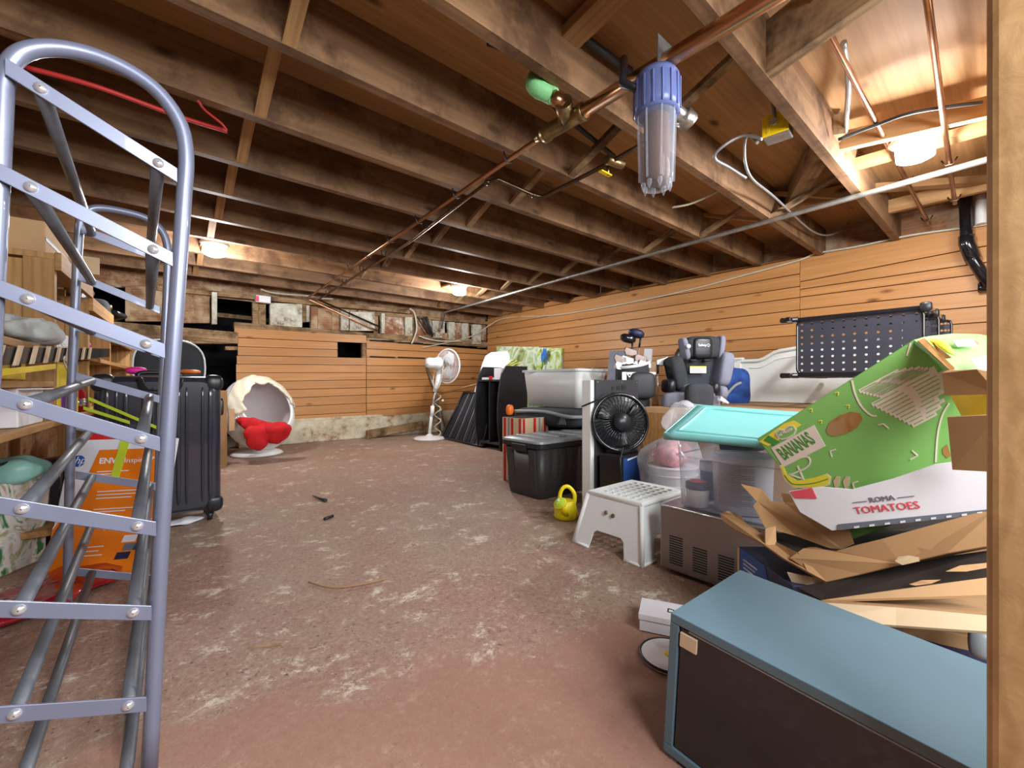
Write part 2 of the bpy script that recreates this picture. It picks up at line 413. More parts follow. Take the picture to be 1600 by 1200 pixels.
M_['bag'] = clear('plastic_bag_film', (236, 238, 244), 0.2, 0.1)
M_['filter'] = clear('filter_bowl', (200, 205, 220), 0.1, 0.04)
M_['filtercap'] = plain('blue_filter_cap', (96, 108, 158), 0.3, var=0.05)
M_['cartridge'] = plain('brown_cartridge', (98, 66, 48), 0.8, var=0.15)
M_['tapegreen'] = plain('green_tape', (126, 196, 132), 0.55, var=0.1, scale=40, bump=0.6, bscale=50)
M_['foil'] = plain('crumpled_foil', (170, 172, 176), 0.2, 0.9, var=0.3, scale=30, bump=1.0, bscale=30)
M_['wire'] = plain('pale_cable', (206, 200, 180), 0.6)
M_['darkwire'] = plain('dark_cable', (48, 46, 46), 0.5)
M_['redwire'] = plain('red_tube', (190, 50, 46), 0.5)
M_['flex'] = plain('flexible_conduit', (176, 178, 180), 0.35, 0.7, var=0.1)
M_['bulb'] = plain('lit_bulb_glass', (255, 252, 246), 0.4, var=0.0, emit=30)
M_['porcelain'] = plain('white_porcelain', (238, 238, 236), 0.3, var=0.02)
M_['cloth'] = plain('grey_cloth', (178, 180, 178), 0.9, var=0.15, bump=0.5, bscale=25)
M_['tealbag'] = plain('pale_teal_film', (150, 206, 196), 0.3, var=0.15, bump=0.6, bscale=20)
M_['print'] = paint_mat('tree_print', [(0.35, (60, 120, 70)), (0.45, (226, 224, 214)), (0.55, (220, 200, 196)), (0.62, (150, 160, 100)), (0.7, (226, 226, 220))], 9)
M_['paint1'] = paint_mat('abstract_painting', [(0.3, (84, 100, 50)), (0.42, (150, 160, 110)), (0.5, (186, 194, 186)), (0.58, (130, 156, 84)), (0.7, (176, 184, 178))], 4)
M_['paint2'] = paint_mat('meadow_painting', [(0.3, (60, 96, 40)), (0.45, (160, 176, 60)), (0.55, (190, 204, 196)), (0.7, (120, 156, 60))], 7)
M_['towel'] = plain('white_cloth', (214, 214, 222), 0.9, var=0.1, bump=0.5, bscale=20)
M_['buckettext'] = plain('white_bucket', (222, 222, 230), 0.4, var=0.02)
M_['pinkstuff'] = plain('pink_white_print', (216, 130, 140), 0.6, var=0.5, scale=40)
M_['beam'] = wood('near_post', (170, 130, 86), (200, 160, 112), 0.55, rnd=0.02, knots=False)
# ================================================================= THE ROOM
YB, XR, ZJ, ZS = 5.9, 4.447, 1.87, 2.10     # back wall, right wall, underside of joists, underside of subfloor
fl = MB(); n = 60
gx = [-2.6 + (4.75+2.6)*i/n for i in range(n+1)]; gy = [-2.4 + (7.6+2.4)*i/n for i in range(n+1)]
fl.add([(x, y, -abs(0.004*math.sin(x*3.1+y*1.7)*math.cos(y*2.3-x))) for y in gy for x in gx],
       [(j*(n+1)+i, j*(n+1)+i+1, (j+1)*(n+1)+i+1, (j+1)*(n+1)+i) for j in range(n) for i in range(n)], True)
fo = fl.build('floor', M_['floor']); fo['kind'] = 'structure'

# ---- ceiling: subfloor, joists, bridging
ceil = thing('ceiling', None, None, (0, 0, ZS), 0, kind='structure')
y = -2.4; random.seed(3)
while y < 7.4:
    board('subfloor_panel', (-2.6, y, ZS), (7.2, 0, 0), (0, 0.60, 0), (0, 0, 0.02), M_['sub'], ceil); y += 0.605
JY = [0.605+0.49*k for k in range(-5, 11) if k != -1] + [-0.03]
JY.sort()
for i, jy in enumerate(JY):
    board('joist', (-2.6, jy-0.022, ZJ+random.uniform(-0.004, 0.004)), (7.1, 0, 0), (0, 0.044, 0), (0, 0, ZS-ZJ-0.002), M_['joist'], ceil)
def brace(x, k, flip=False, mat='brace', wd=0.045):
    a, b = JY[k]+0.022, JY[k+1]-0.022
    z0, z1 = (ZS-0.05, ZJ+0.005) if not flip else (ZJ+0.005, ZS-0.05)
    board('bridging_brace', (x, a, z0), (0, b-a, z1-z0), (wd, 0, 0), (0, 0, 0.025), M_[mat], ceil)
k0 = JY.index(0.605)
for k in range(k0, k0+10):
    brace(0.33, k); brace(1.72, k, mat='timber'); brace(3.2, k, mat='timber', wd=0.05); brace(3.27, k, True, 'brace', 0.04)
# blocking in the two nearest bays
board('blocking', (1.55, 0.1, ZJ), (0.15, 0.5, 0.0), (0.045, 0, 0), (0, 0, 0.19), M_['timber'], ceil)
board('blocking', (2.69, 0.585, 1.95), (0.20, -0.6, 0), (0.04, 0, 0), (0, 0, 0.09), M_['brace'], ceil)
board('blocking', (3.02, 0.585, 1.98), (0.05, -0.6, 0), (0.09, 0, 0), (0, 0, 0.04), M_['brace'], ceil)
board('blocking', (3.98, 0.585, 1.96), (0.0, -0.6, 0), (0.04, 0, 0), (0, 0, 0.09), M_['brace'], ceil)
board('blocking', (3.55, 0.585, 2.0), (0.45, -0.55, 0), (0.06, 0.03, 0), (0, 0, 0.04), M_['brace'], ceil)
board('blocking', (1.10, 0.63, 2.02), (0.05, 0.45, 0), (0.09, 0, 0), (0, 0, 0.04), M_['brace'], ceil)
board('blocking', (2.55, 0.62, 1.98), (0.9, 0.46, 0), (0.05, -0.08, 0), (0, 0, 0.10), M_['timber'], ceil)
board('blocking', (3.55, 0.63, 1.99), (-0.1, 0.44, 0), (0.09, 0, 0), (0, 0, 0.09), M_['brace'], ceil)

# ---- right wall: backing, siding courses, rim
wr = thing('wall_right', None, None, (XR, 0, 0), 0, kind='structure')
board('wall_core', (XR+0.022, -2.4, 0), (0, 8.4, 0), (0, 0, ZJ-0.0), (0.06, 0, 0), M_['backing'], wr)
board('rim_board', (XR+0.10, -2.4, ZJ-0.02), (0, 8.4, 0), (0, 0, 0.25), (0.04, 0, 0), M_['timber2'], wr)
zs = [0.0, 0.05, 0.165, 0.28, 0.395, 0.51, 0.622, 0.735, 0.85, 0.962, 1.075, 1.19, 1.303, 1.417, 1.53, 1.628, 1.74, 1.885]
def sidx(y0, y1, za0, za1, zb0, zb1):
    """one siding board on the right wall between y0 and y1; a = at y0, b = at y1"""
    m = MB(); g = 0.006; X0 = XR
    lip = 0.012
    P = [(X0-0.004, y0, za1-g), (X0-lip, y0, za0), (X0+0.02, y0, za0), (X0+0.02, y0, za1-g)]
    Q = [(X0-0.004, y1, zb1-g), (X0-lip, y1, zb0), (X0+0.02, y1, zb0), (X0+0.02, y1, zb1-g)]
    return m, P, Q
def siding(y0, y1, za0, za1, zb0, zb1, par):
    m, P, Q = sidx(y0, y1, za0, za1, zb0, zb1)
    M = frame((XR, y0, za0), (0, 1, 0), (0, 0, 1)); Mi = M.inverted()
    m.loft([P, Q], False)
    m.v = [Mi @ p for p in m.v]
    me = bpy.data.meshes.new('siding_board'); me.from_pydata([tuple(p) for p in m.v], [], m.f); me.materials.append(M_['siding'])
    o = bpy.data.objects.new('siding_board', me); COL.objects.link(o); o.parent = par
    o.matrix_local = ROOTM[par.name].inverted() @ M
    return o
random.seed(11)
for i in range(len(zs)-1):
    a, b = zs[i], zs[i+1]
    segs = [1.25, 5.9]
    if 3 < i < 15 and i % 4 == 1: segs = [1.25, 3.3 + random.uniform(-0.6, 0.9), 5.9]
    for s, e in zip(segs[:-1], segs[1:]): siding(s+0.002, e-0.001, a, b, a, b, wr)
for i in range(len(zs)-4):
    a, b = zs[i], zs[i+1]
    siding(-1.2, 1.248, a-0.012, b-0.012, a, b, wr)
siding(-1.2, 1.248, 1.518, 1.60, 1.53, 1.60, wr)
siding(-1.2, 1.248, 1.60, 1.77, 1.60, 1.668, wr)
siding(-1.2, 1.248, 1.77, 1.862, 1.668, 1.885, wr)
siding(1.3, 5.88, 1.887, 1.895, 1.887, 1.98, wr)

# ---- back wall
wb = thing('wall_back', None, None, (2.0, YB, 0), 0, kind='structure')
def onb(px, py, Y=YB): return W(px, py, Y=Y)
XB = lambda px: W(px, 600, Y=YB).x
# footing
fp = [(XB(372), 0), (XB(372), 0.27), (XB(455), 0.275), (XB(600), 0.285), (XB(700), 0.33), (XR, 0.34), (XR, 0)]
MB().prism([(x, YB-0.05, z) for x, z in fp], (0, 0.3, 0)).build('footing', M_['footing'], wb, bev=0.008)
board('sill_plate', (XB(445), YB-0.03, 0.275), (XB(598)-XB(445), 0, 0.012), (0, 0.1, 0), (0, 0, 0.03), M_['footing'], wb)
# core behind the siding, leaving the two holes
zh0, zh1 = onb(550, 558.5).z, onb(550, 534).z
def core(x0, x1, z0, z1): board('wall_core', (x0, YB+0.03, z0), (x1-x0, 0, 0), (0, 0, z1-z0), (0, 0.06, 0), M_['backing'], wb)
core(XB(374), XB(527), 0.27, onb(374, 520).z-0.03); core(XB(572), XR, 0.27, 1.12); core(XB(527), XB(572), 0.27, zh0-0.005)
board('stud', (XB(566), YB+0.0, 0.9), (0, 0, 0.45), (XB(572)-XB(566), 0, 0), (0, 0.05, 0), M_['timber'], wb)
def bsid(xa, xb, la, lb, pa, pb, name='siding_board', mat='siding', gap=0.75, Yo=0.0):
    """board on the back wall: pixels xa..xb; la=(y upper at pa, y upper at pb), lb the lower edge"""
    def yy(l, x): return l[0] + (l[1]-l[0])*(x-pa)/(pb-pa)
    def pt(l, x, g): p = onb(x, yy(l, x)+g); return p
    a0, a1 = pt(lb, xa, -0.0), pt(la, xa, gap); b0, b1 = pt(lb, xb, -0.0), pt(la, xb, gap)
    M = frame((a0.x, YB, a0.z), (b0-a0), (0, 0, 1)); Mi = M.inverted()
    P = [(a1.x, YB+Yo-0.004, a1.z), (a0.x, YB+Yo-0.013, a0.z), (a0.x, YB+Yo+0.02, a0.z), (a1.x, YB+Yo+0.02, a1.z)]
    Q = [(b1.x, YB+Yo-0.004, b1.z), (b0.x, YB+Yo-0.013, b0.z), (b0.x, YB+Yo+0.02, b0.z), (b1.x, YB+Yo+0.02, b1.z)]
    m = MB().loft([P[::-1], Q[::-1]], False); m.v = [Mi @ p for p in m.v]
    me = bpy.data.meshes.new(name); me.from_pydata([tuple(p) for p in m.v], [], m.f); me.materials.append(M_[mat])
    o = bpy.data.objects.new(name, me); COL.objects.link(o); o.parent = wb
    o.matrix_local = ROOTM[wb.name].inverted() @ M
LA = [(512, 523), (527, 535.6), (541, 547), (555, 558.5), (568.5, 570), (582, 582), (596.5, 593), (610.5, 605.6), (625, 617), (639, 630), (653.5, 643.8), (666, 655.5)]
xl = [366, 371.5, 371.5, 370, 369, 369, 370, 371, 371, 371, 373]
for i in range(11):
    xe = 571.5 if i not in (1, 2) else 527
    bsid(xl[i], xe, LA[i], LA[i+1], 369, 560, Yo=(-0.01 if i == 0 else 0))
LB = [(532, 538.5), (544.7, 548.8), (557.8, 560), (570.8, 571.5), (582, 582), (593.3, 592.5), (605, 603), (617, 613.5), (629.5, 624.5), (640.5, 634), (651.5, 645), (662, 656)]
for i in range(11):
    x0 = 572.5 if i < 10 else 598.5
    bsid(x0, 766, LB[i], LB[i+1], 577, 663)
# near-black strips on the siding, shade painted for gaps between boards, and small blocks in the lower slot
for xa, xb, l in ((577, 615, 532), (621, 661, 535.6), (577, 617, 557.5), (621, 663, 558.6), (464, 500, 664), (524, 572, 654.5)):
    p, q = onb(xa, l), onb(xb, l + (1.5 if l < 600 else -2))
    board('slot_shade_strip', (p.x, YB-0.0145, p.z-0.008), (q.x-p.x, 0, q.z-p.z), (0, 0, 0.02), (0, 0.004, 0), M_['void'], wb)
# timber header and band above the siding
def rect(px0, py0, px1, py1, mat, name, dy=0.0, th=0.06, sl=0.0):
    a = onb(px0, py1); b = onb(px1, py1 + sl*(px1-px0)); c = onb(px0, py0)
    board(name, (a.x, YB+dy, a.z), (b.x-a.x, 0, b.z-a.z), (0, 0, c.z-a.z), (0, th, 0), M_[mat], wb, bev=0.004)
rect(168, 502, 372, 523, 'timber', 'header', -0.03, 0.14, 0.0706)
rect(168, 521, 368, 537, 'timber', 'header', -0.02, 0.14, 0.0)
rect(352, 541, 371, 547, 'timber', 'block', 0.0, 0.1)
rect(366, 503, 765, 513, 'timber', 'lower_plate', 0.0, 0.1, 0.072)
rect(560, 519, 760, 532, 'timber', 'lower_plate', 0.005, 0.1, 0.05)
rect(245, 446, 640, 454, 'timber', 'upper_plate', -0.02, 0.1, 0.092)
rect(560, 484, 762, 490, 'timber', 'upper_plate', 0.0, 0.1, 0.085)
B = [(195, 446, 262, 502, 'timber2'), (262, 452, 286, 504, 'timber2'), (287, 458, 329, 504, 'timber2'), (330, 457, 339, 507, 'whitewash'),
     (395, 470, 405, 512, 'timber'), (405, 470, 417, 512, 'timber'), (422, 473, 473, 511, 'whitewash'), (473, 475, 480, 503, 'timber'), (480, 476, 486, 502, 'whitewash'),
     (486, 479, 497, 513, 'timber2'), (497, 481, 520, 514, 'timber2'), (520, 483, 533, 515, 'timber2'), (533, 485, 546, 516, 'whitewash'),
     (546, 487, 585, 517, 'whitewash'), (586, 490, 594, 521, 'timber'), (594, 490, 600, 521, 'whitewash'), (600, 493, 633, 523, 'rustwash'),
     (633, 495, 645, 524, 'whitewash'), (645, 496, 651, 528, 'timber'), (652, 497, 676, 526, 'rustwash'), (678, 498, 698, 520, 'whitewash'), (678, 520, 690, 528, 'whitewash'),
     (692, 520, 701, 530, 'timber2'), (701, 503, 711, 531, 'whitewash'), (711, 504, 721, 531, 'rustwash'), (721, 505, 731, 532, 'whitewash'), (731, 505, 737, 534, 'timber'),
     (737, 507, 750, 538, 'whitewash'), (750, 508, 762, 543, 'rustwash')]
for i, (a, b_, c, d, mt) in enumerate(B):
    rect(a+0.3, b_, c-0.3, d, mt, 'wall_block', 0.01 + 0.02*((i*7) % 3) - (0.05 if mt == 'whitewash' and i % 2 else 0), 0.07)
# left part of the back wall beside the crawlspace opening
board('wall_panel', (-1.6, YB, 0), (1.6+XB(202), 0, 0), (0, 0, 1.35), (0, 0.08, 0), M_['timber2'], wb)
board('door_jamb', (XB(193), YB-0.05, 0), (0, 0, 1.25), (0.16, 0, 0), (0, 0.1, 0), M_['timber'], wb)
board('rim_board', (-2.6, YB+0.10, ZJ-0.12), (7.1, 0, 0), (0, 0, 0.36), (0, 0.03, 0), M_['timber2'], wb)
# crawlspace beyond the opening
wc = thing('wall_crawlspace', None, None, (0.3, 7.0, 0), 0, kind='structure')
board('crawlspace_shell', (-2.6, 7.3, 0), (7.2, 0, 0), (0, 0, 2.1), (0, 0.1, 0), M_['void'], wc)
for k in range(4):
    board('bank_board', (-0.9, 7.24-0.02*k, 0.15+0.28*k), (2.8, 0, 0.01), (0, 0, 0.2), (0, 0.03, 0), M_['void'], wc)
board('far_pipe_rail', (XB(340), 6.35, 1.58), (0.75, 0, -0.02), (0, 0, 0.05), (0, 0.05, 0), M_['timber'], wc)
board('crawlspace_shell', (4.62, 5.8, 0), (0, 1.6, 0), (0, 0, 2.1), (0.1, 0, 0), M_['void'], wc)  # unseen side sheet added to block outside light leaking at the corner
board('crawlspace_shell', (-2.6, 5.9, 2.08), (7.3, 0, 0), (0, 1.5, 0), (0, 0, 0.03), M_['void'], wc)  # unseen lid added against the same leak of outside light
# left and rear walls (behind the shelves and the camera)
wl = thing('wall_left', None, None, (-2.6, 0, 0), 0, kind='structure')
board('wall_core', (-2.66, -2.4, 0), (0, 10, 0), (0, 0, 2.1), (0.06, 0, 0), M_['timber2'], wl)
wn = thing('wall_near', None, None, (0, -2.4, 0), 0, kind='structure')
board('wall_core', (-2.6, -2.46, 0), (7.2, 0, 0), (0, 0, 2.1), (0, 0.06, 0), M_['headboard'], wn)
# near doorway post at the right edge
tr = MB()
p = W(1541, 600, t=0.46)
tr.box(p.x, p.y-0.32, 0, p.x+0.09, p.y, ZJ).build('trim_1', M_['beam'], bev=0.009, seg=3)['kind'] = 'structure'

# beam lying along the back wall footing
a, b = W(574, 686, z=0), W(663, 670, Y=5.79)
d = (b-a).normalized(); nrm = V((-d.y, d.x, 0)).normalized()
o = board('timber_offcut', a, d*(b-a).length*0.98, nrm*0.05, (0, 0, 0.115), M_['timber'], bev=0.003)
tag(o, 'brown wooden beam lying on the floor against the back wall footing', 'beam')

# ---- lamps
def lamp(loc, label, zt):
    L = thing('ceiling_lamp', label, 'lamp', (loc[0], loc[1], zt), 0, 'bare ceiling lamps')
    MB().lathe([(0.03, 0), (0.095, -0.004), (0.105, -0.02), (0.075, -0.04), (0.04, -0.042)][::-1], 24, o=(loc[0], loc[1], zt)).build('lamp_base', M_['porcelain'], L)
    MB().lathe([(0.002, -0.12), (0.05, -0.118), (0.072, -0.108), (0.076, -0.06), (0.07, -0.04)], 24, o=(loc[0], loc[1], zt)).build('bulb', M_['bulb'], L)
    l = bpy.data.lights.new('bulb_light', 'POINT'); l.energy = LAMP_W; l.color = (0.95, 0.97, 1.0); l.shadow_soft_size = 0.05
    lo = bpy.data.objects.new('bulb_light', l); COL.objects.link(lo); lo.parent = L; lo.location = (0, 0, -0.18)
p1 = W(1430, 240, z=1.89); p2 = W(335, 392, z=1.84); p3 = W(718, 455, z=1.84)
lamp((p1.x, p1.y), 'lit white lamp under the joists at upper right, beside two copper pipes', 1.975)
lamp((p2.x, p2.y), 'lit white lamp above the egg chair, left of the two far ones', 1.915)
lamp((p3.x, p3.y), 'lit white lamp above the pedestal fan, small and far away', 1.915)
for px in (p2, p3): board('blocking', (px.x-0.08, JY[k0+7]+0.022, 1.917), (0, 0.446, 0), (0.16, 0, 0), (0, 0, 0.02), M_['brace'], ceil)

# ================================================================= PIPES AND CABLES
def pipe(name, label, cat, path, r, mat, n=10, parent=None, **k):
    o = MB().tube(path, r, n).build(name, M_[mat], parent)
    if parent is None: tag(o, label, cat, **k)
    return o
zp = 1.835
a, b = W(846, 214, z=zp), W(478, 467, z=zp); b.y = min(b.y, 5.8)
T = thing('copper_pipe', 'long bright copper pipe running under the joists from the brass tee to the back wall', 'pipe', (a.x, a.y, zp))
c = W(579, 512, Y=5.84); c2 = W(590, 517, Y=5.84)
MB().tube([a, b, b+V((0.03, 0.02, -0.01))] + [c, c2], 0.012, 10).build('pipe', M_['copper'], T)
for jy in JY[k0+2:]:
    q = a.lerp(b, (jy-a.y)/(b.y-a.y))
    if a.y < jy < b.y:
        MB().tube([q+V((-0.03, 0, 0.03)), q+V((-0.017, 0, -0.012)), q+V((0.0, 0, -0.018)), q+V((0.017, 0, -0.012)), q+V((0.03, 0, 0.03))], 0.004, 6).build('pipe_clip', M_['black'], T)
T = thing('thin_pipe', 'dark narrow copper pipe jogging past the water filter and running beside the brighter one', 'pipe', (1.5, 3, zp))
pts = [W(592, 510, Y=5.85), W(494, 470, z=zp), W(640, 378, z=zp), W(762, 285, z=zp), W(778, 280, z=zp), W(834, 305, z=zp), W(850, 307, z=zp), W(938, 262, z=zp), W(1010, 222, z=zp)]
pts[1].y = min(pts[1].y, 5.8)
MB().tube(pts, 0.011, 10).build('pipe', M_['oldcopper'], T)
for q in (pts[3], pts[5]): MB().sq(q, (0.018, 0.018, 0.016), 1.0, 12, 8).build('elbow', M_['oldcopper'], T)
q = W(950, 258, z=zp)
MB().tube([q-V((0.05, 0.03, 0)), q+V((0.05, -0.05, 0))], 0.022, 12).build('valve_body', M_['brass'], T)
MB().box(q.x-0.06, q.y-0.01, q.z-0.05, q.x+0.02, q.y+0.012, q.z-0.044).build('valve_handle', M_['yellowbox'], T)
MB().tube([q-V((0, 0, 0.05)), q], 0.006, 8).build('valve_stem', M_['brass'], T)
for s in (0.12, 0.3, 0.45, 0.6, 0.8):
    q = pts[1].lerp(pts[3], s); MB().tube([q+V((-0.02, 0, 0.03)), q+V((-0.015, 0, -0.012)), q+V((0.015, 0, -0.012)), q+V((0.02, 0, 0.03))], 0.004, 6).build('pipe_clip', M_['black'], T)
# big drain
zd = 1.80
T = thing('drain_pipe', 'thick copper drain pipe ending in a brass tee and green taped stub', 'pipe', tuple(W(900, 180, z=zd)))
a, b = W(1095, 62, z=zd), W(905, 178, z=zd); c = W(850, 210, z=zd)
e = a + (a-b)*1.6
MB().tube([e, a, b], 0.026, 20).build('pipe', M_['copper'], T)
MB().tube([b-(c-b)*0.15, b, b.lerp(c, 0.02), b.lerp(c, 0.85), c.lerp(b, 0.12), c], [0.034, 0.034, 0.031, 0.031, 0.036, 0.036], 20).build('tee_body', M_['brass'], T)
MB().tube([c, c+(c-b)*0.25], [0.022, 0.014], 16).build('reducer', M_['brass'], T)
q = b.lerp(c, 0.35); g = W(880, 158, z=zd+0.02); h = W(860, 148, z=zd+0.05)
MB().tube([q, g], [0.03, 0.034], 18).build('branch_socket', M_['brass'], T)
MB().tube([g.lerp(q, 0.2), h], 0.027, 18).build('stub', M_['copper'], T)
up = h + V((-0.05, 0.03, 0.0)); top = W(847, 112, z=ZS-0.05)
MB().tube(smooth([h.lerp(g, 0.3), h, up+V((-0.005, 0, 0.03)), top], 5), [0.03]*4+[0.032]*4+[0.034]*4+[0.036]*4, 16).build('green_wrap', M_['tapegreen'], T)
# water filter
fc = W(1026, 150, t=1.42); cx, cy = fc.x, fc.y
T = thing('water_filter', 'clear water filter housing with blue cap hanging under the joists', 'filter', (cx, cy, 1.39))
def zz(py, t=1.42): return H + (600-py)/F*t
MB().lathe([(0.0, zz(116)), (0.062, zz(117)), (0.072, zz(125)), (0.074, zz(165)), (0.072, zz(180)), (0.058, zz(181))][::-1], 32, o=(cx, cy, 0)).build('cap', M_['filtercap'], T)
capo = [o for o in T.children if o.name.startswith('cap')][0]
for k in range(16):
    a_ = 2*PI*k/16; MB().box(cx+0.073*math.cos(a_)-0.003, cy+0.073*math.sin(a_)-0.003, zz(178), cx+0.073*math.cos(a_)+0.003, cy+0.073*math.sin(a_)+0.003, zz(130)).build('grip_rib', M_['filtercap'], capo)
MB().lathe([(0.012, zz(296)), (0.044, zz(294)), (0.052, zz(284)), (0.056, zz(240)), (0.06, zz(178))], 32, o=(cx, cy, 0), caps=False).build('bowl', M_['filter'], T)
bowlo = [o for o in T.children if o.name.startswith('bowl')][0]
for k in range(8):
    a_ = 2*PI*k/8; MB().tube([(cx+0.056*math.cos(a_), cy+0.056*math.sin(a_), zz(284)), (cx+0.062*math.cos(a_), cy+0.062*math.sin(a_), zz(180))], 0.0035, 6).build('bowl_rib', M_['filter'], bowlo)
    MB().lathe([(0.001, zz(300)), (0.007, zz(292)), (0.007, zz(286))], 6, o=(cx+0.043*math.cos(a_), cy+0.043*math.sin(a_), 0)).build('foot_nub', M_['filter'], bowlo)
MB().lathe([(0.002, zz(286)), (0.038, zz(285)), (0.041, zz(270)), (0.041, zz(184)), (0.002, zz(183))], 24, o=(cx, cy, 0)).build('cartridge', M_['cartridge'], T)
MB().tube([(cx, cy, zz(150)), W(1075, 190, t=1.46)], 0.024, 14).build('outlet', M_['galv'], T)
MB().tube([W(1066, 180, t=1.455), W(1078, 193, t=1.47)], 0.033, 8).build('outlet_nut', M_['galv'], T)
MB().tube([(cx, cy, zz(150)), W(1000, 140, t=1.44) + V((-0.07, 0.02, 0)), W(975, 146, t=1.5)+V((0, 0, 0.12))], 0.014, 12).build('inlet', M_['black'], T)
MB().obox((cx-0.05, cy-0.035, zz(117)), (0.1, 0, 0), (0, 0.004, 0), (0, 0, ZJ-zz(117))).build('bracket', M_['galv'], T)
# long bare conduit
a, b = W(1540, 250, z=1.84), W(672, 494, z=1.84); b = a.lerp(b, min(1, (5.76-a.y)/(b.y-a.y)))
a2 = a + (a-b)*0.25
pipe('conduit', 'long bare grey steel pipe crossing below all the joists to the far corner', 'pipe', [a2, a, b.lerp(a, 0.03), b.lerp(a, 0.03)+V((-0.03, 0.05, -0.25))], 0.016, 'galv', 12)
# right hand copper pair
for i, (u0, v0, zz0) in enumerate((((1303, 66), (1452, 350), 2.0), ((1458, 66), (1492, 318), 1.97))):
    a, b = W(*u0, z=zz0), W(*v0, z=1.91); e = a + (a-b)*0.4
    lab = ('slanting copper pipe left of the lit lamp at upper right', 'near vertical looking copper pipe right of the lit lamp at upper right')[i]
    T = thing('copper_pipe', lab, 'pipe', tuple(a))
    MB().tube([e, a, b], 0.011, 10).build('pipe', M_['copper'], T)
    for s in (0.62, 0.95):
        q = a.lerp(b, s); MB().tube([q+V((0, -0.03, 0.02)), q+V((0, -0.014, -0.012)), q+V((0, 0.014, -0.012)), q+V((0, 0.03, 0.02))], 0.004, 6).build('pipe_clip', M_['oldcopper'], T)
# black waste pipe
T = thing('waste_pipe', 'black plastic waste pipe bending down the right wall beside the post', 'pipe', tuple(W(1510, 380, X=4.3)))
q = [W(1508, 285, X=4.36), W(1510, 375, X=4.36), W(1520, 405, X=4.36), W(1545, 445, X=4.38)]
MB().tube(q, 0.034, 16).build('pipe', M_['blackgloss'], T)
MB().tube([q[1]+V((0, 0, 0.03)), q[1]+V((0, 0, -0.02)), q[2]], 0.042, 16).build('elbow', M_['blackgloss'], T)
MB().tube([W(1528, 450, X=4.40), W(1560, 446, X=4.40)], 0.034, 14).build('cleanout', M_['blackgloss'], T)
pipe('white_pipe_end', 'short white pipe end high on the right wall behind the black waste pipe', 'pipe', [W(1533, 305, X=4.38), W(1533, 350, X=4.38)], 0.03, 'white', 12)
# junction box
jb = thing('junction_box', 'yellow and grey steel junction box fixed beside a joist', 'electrical box', tuple(W(1225, 195, t=2.0)))
c0 = W(1191, 203, t=1.95); c1 = W(1250, 178, t=1.85); dv = c1-c0; dv.z = 0; L_ = dv.length; dv.normalize(); nv = V((dv.y, -dv.x, 0))
c0.z = 1.87
nv = -nv if nv.dot(V((SN, CS, 0))) < 0 else nv
MB().obox(c0-nv*0.008, dv*0.105, nv*0.008, (0, 0, 0.095)).build('cover', M_['yellowbox'], jb, bev=0.003)
MB().obox(c0, dv*0.105, nv*0.09, (0, 0, 0.095)).build('back_box', M_['galv'], jb, bev=0.006)
for s_ in (0.02, 0.085): MB().obox(c0-nv*0.011+dv*s_+V((0, 0, 0.01)), dv*0.01, nv*0.003, (0, 0, 0.075)).build('cover_groove', M_['yellowcard'], jb)
m_ = c0+dv*0.05-nv*0.012+V((0, 0, 0.05))
MB().tube([m_, m_+V((0, 0, 0.04)), m_+V((0.02, 0.02, 0.18))], 0.008, 8).build('cable', M_['flex'], jb)
MB().tube([m_-nv*0.01, m_+V((0, 0, 0.0))], 0.016, 10).build('connector', M_['chrome'], jb)
pipe('flexible_conduit', 'flexible steel conduit looping left from the yellow box', 'conduit', smooth([c0, W(1160, 212, t=2.0), W(1125, 232, t=2.05), W(1117, 248, t=2.1), W(1140, 262, t=2.15), W(1165, 278, t=2.2)], 8), 0.008, 'flex', 8)
pipe('flexible_conduit', 'grey cable dropping from the yellow box and running down to the right wall', 'conduit', smooth([c0+V((0, 0.02, -0.01)), W(1170, 210, t=2.05), W(1163, 232, t=2.1), W(1172, 275, t=2.2), W(1210, 308, t=2.6), W(1273, 363, t=3.3), W(1310, 362, t=3.5), W(1347, 328, t=3.7)], 8), 0.007, 'flex', 8)
pipe('cable', 'pale cable stretched along the top of the siding on the right wall', 'cable', smooth([W(660, 543, Y=5.85), W(735, 526, Y=5.84), W(785, 498, X=4.42), W(860, 493, X=4.42), W(940, 481, X=4.42), W(1060, 457, X=4.42), W(1170, 428, X=4.42), W(1250, 406, X=4.42), W(1275, 396, X=4.42), W(1340, 385, X=4.42), W(1420, 368, X=4.42), W(1505, 356, X=4.42), W(1570, 346, X=4.42)], 5), 0.008, 'wire', 6)
pipe('cable', 'black cable sagging between joists behind the green taped stub', 'cable', smooth([W(762, 66, z=2.0), W(800, 80, z=2.0), W(832, 105, z=2.0), W(870, 170, z=2.0), W(905, 200, z=2.0), W(960, 245, z=1.95)], 6), 0.012, 'darkwire', 8)
pipe('cable', 'thick dark cable through the joists left of the drain pipe', 'cable', [W(870, 66, z=2.03), W(955, 125, z=2.03)], 0.016, 'darkwire', 8)
pipe('cable', 'thick dark cable through the joists behind the drain pipe', 'cable', [W(915, 62, z=2.03), W(985, 112, z=2.03)], 0.016, 'darkwire', 8)
pipe('cable', 'grey cable hanging from the nearest joist beside the slanting copper pipe', 'cable', smooth([W(1318, 66, z=2.06), W(1326, 130, z=2.04), W(1322, 190, z=2.02), W(1321, 210, z=2.02)], 5), 0.011, 'flex', 8)
pipe('cable', 'black cable arching over the lamp at upper right', 'cable', smooth([W(1310, 218, z=1.93), W(1370, 195, z=1.96), W(1430, 175, z=1.96), W(1534, 160, z=1.96)], 6), 0.008, 'darkwire', 8)
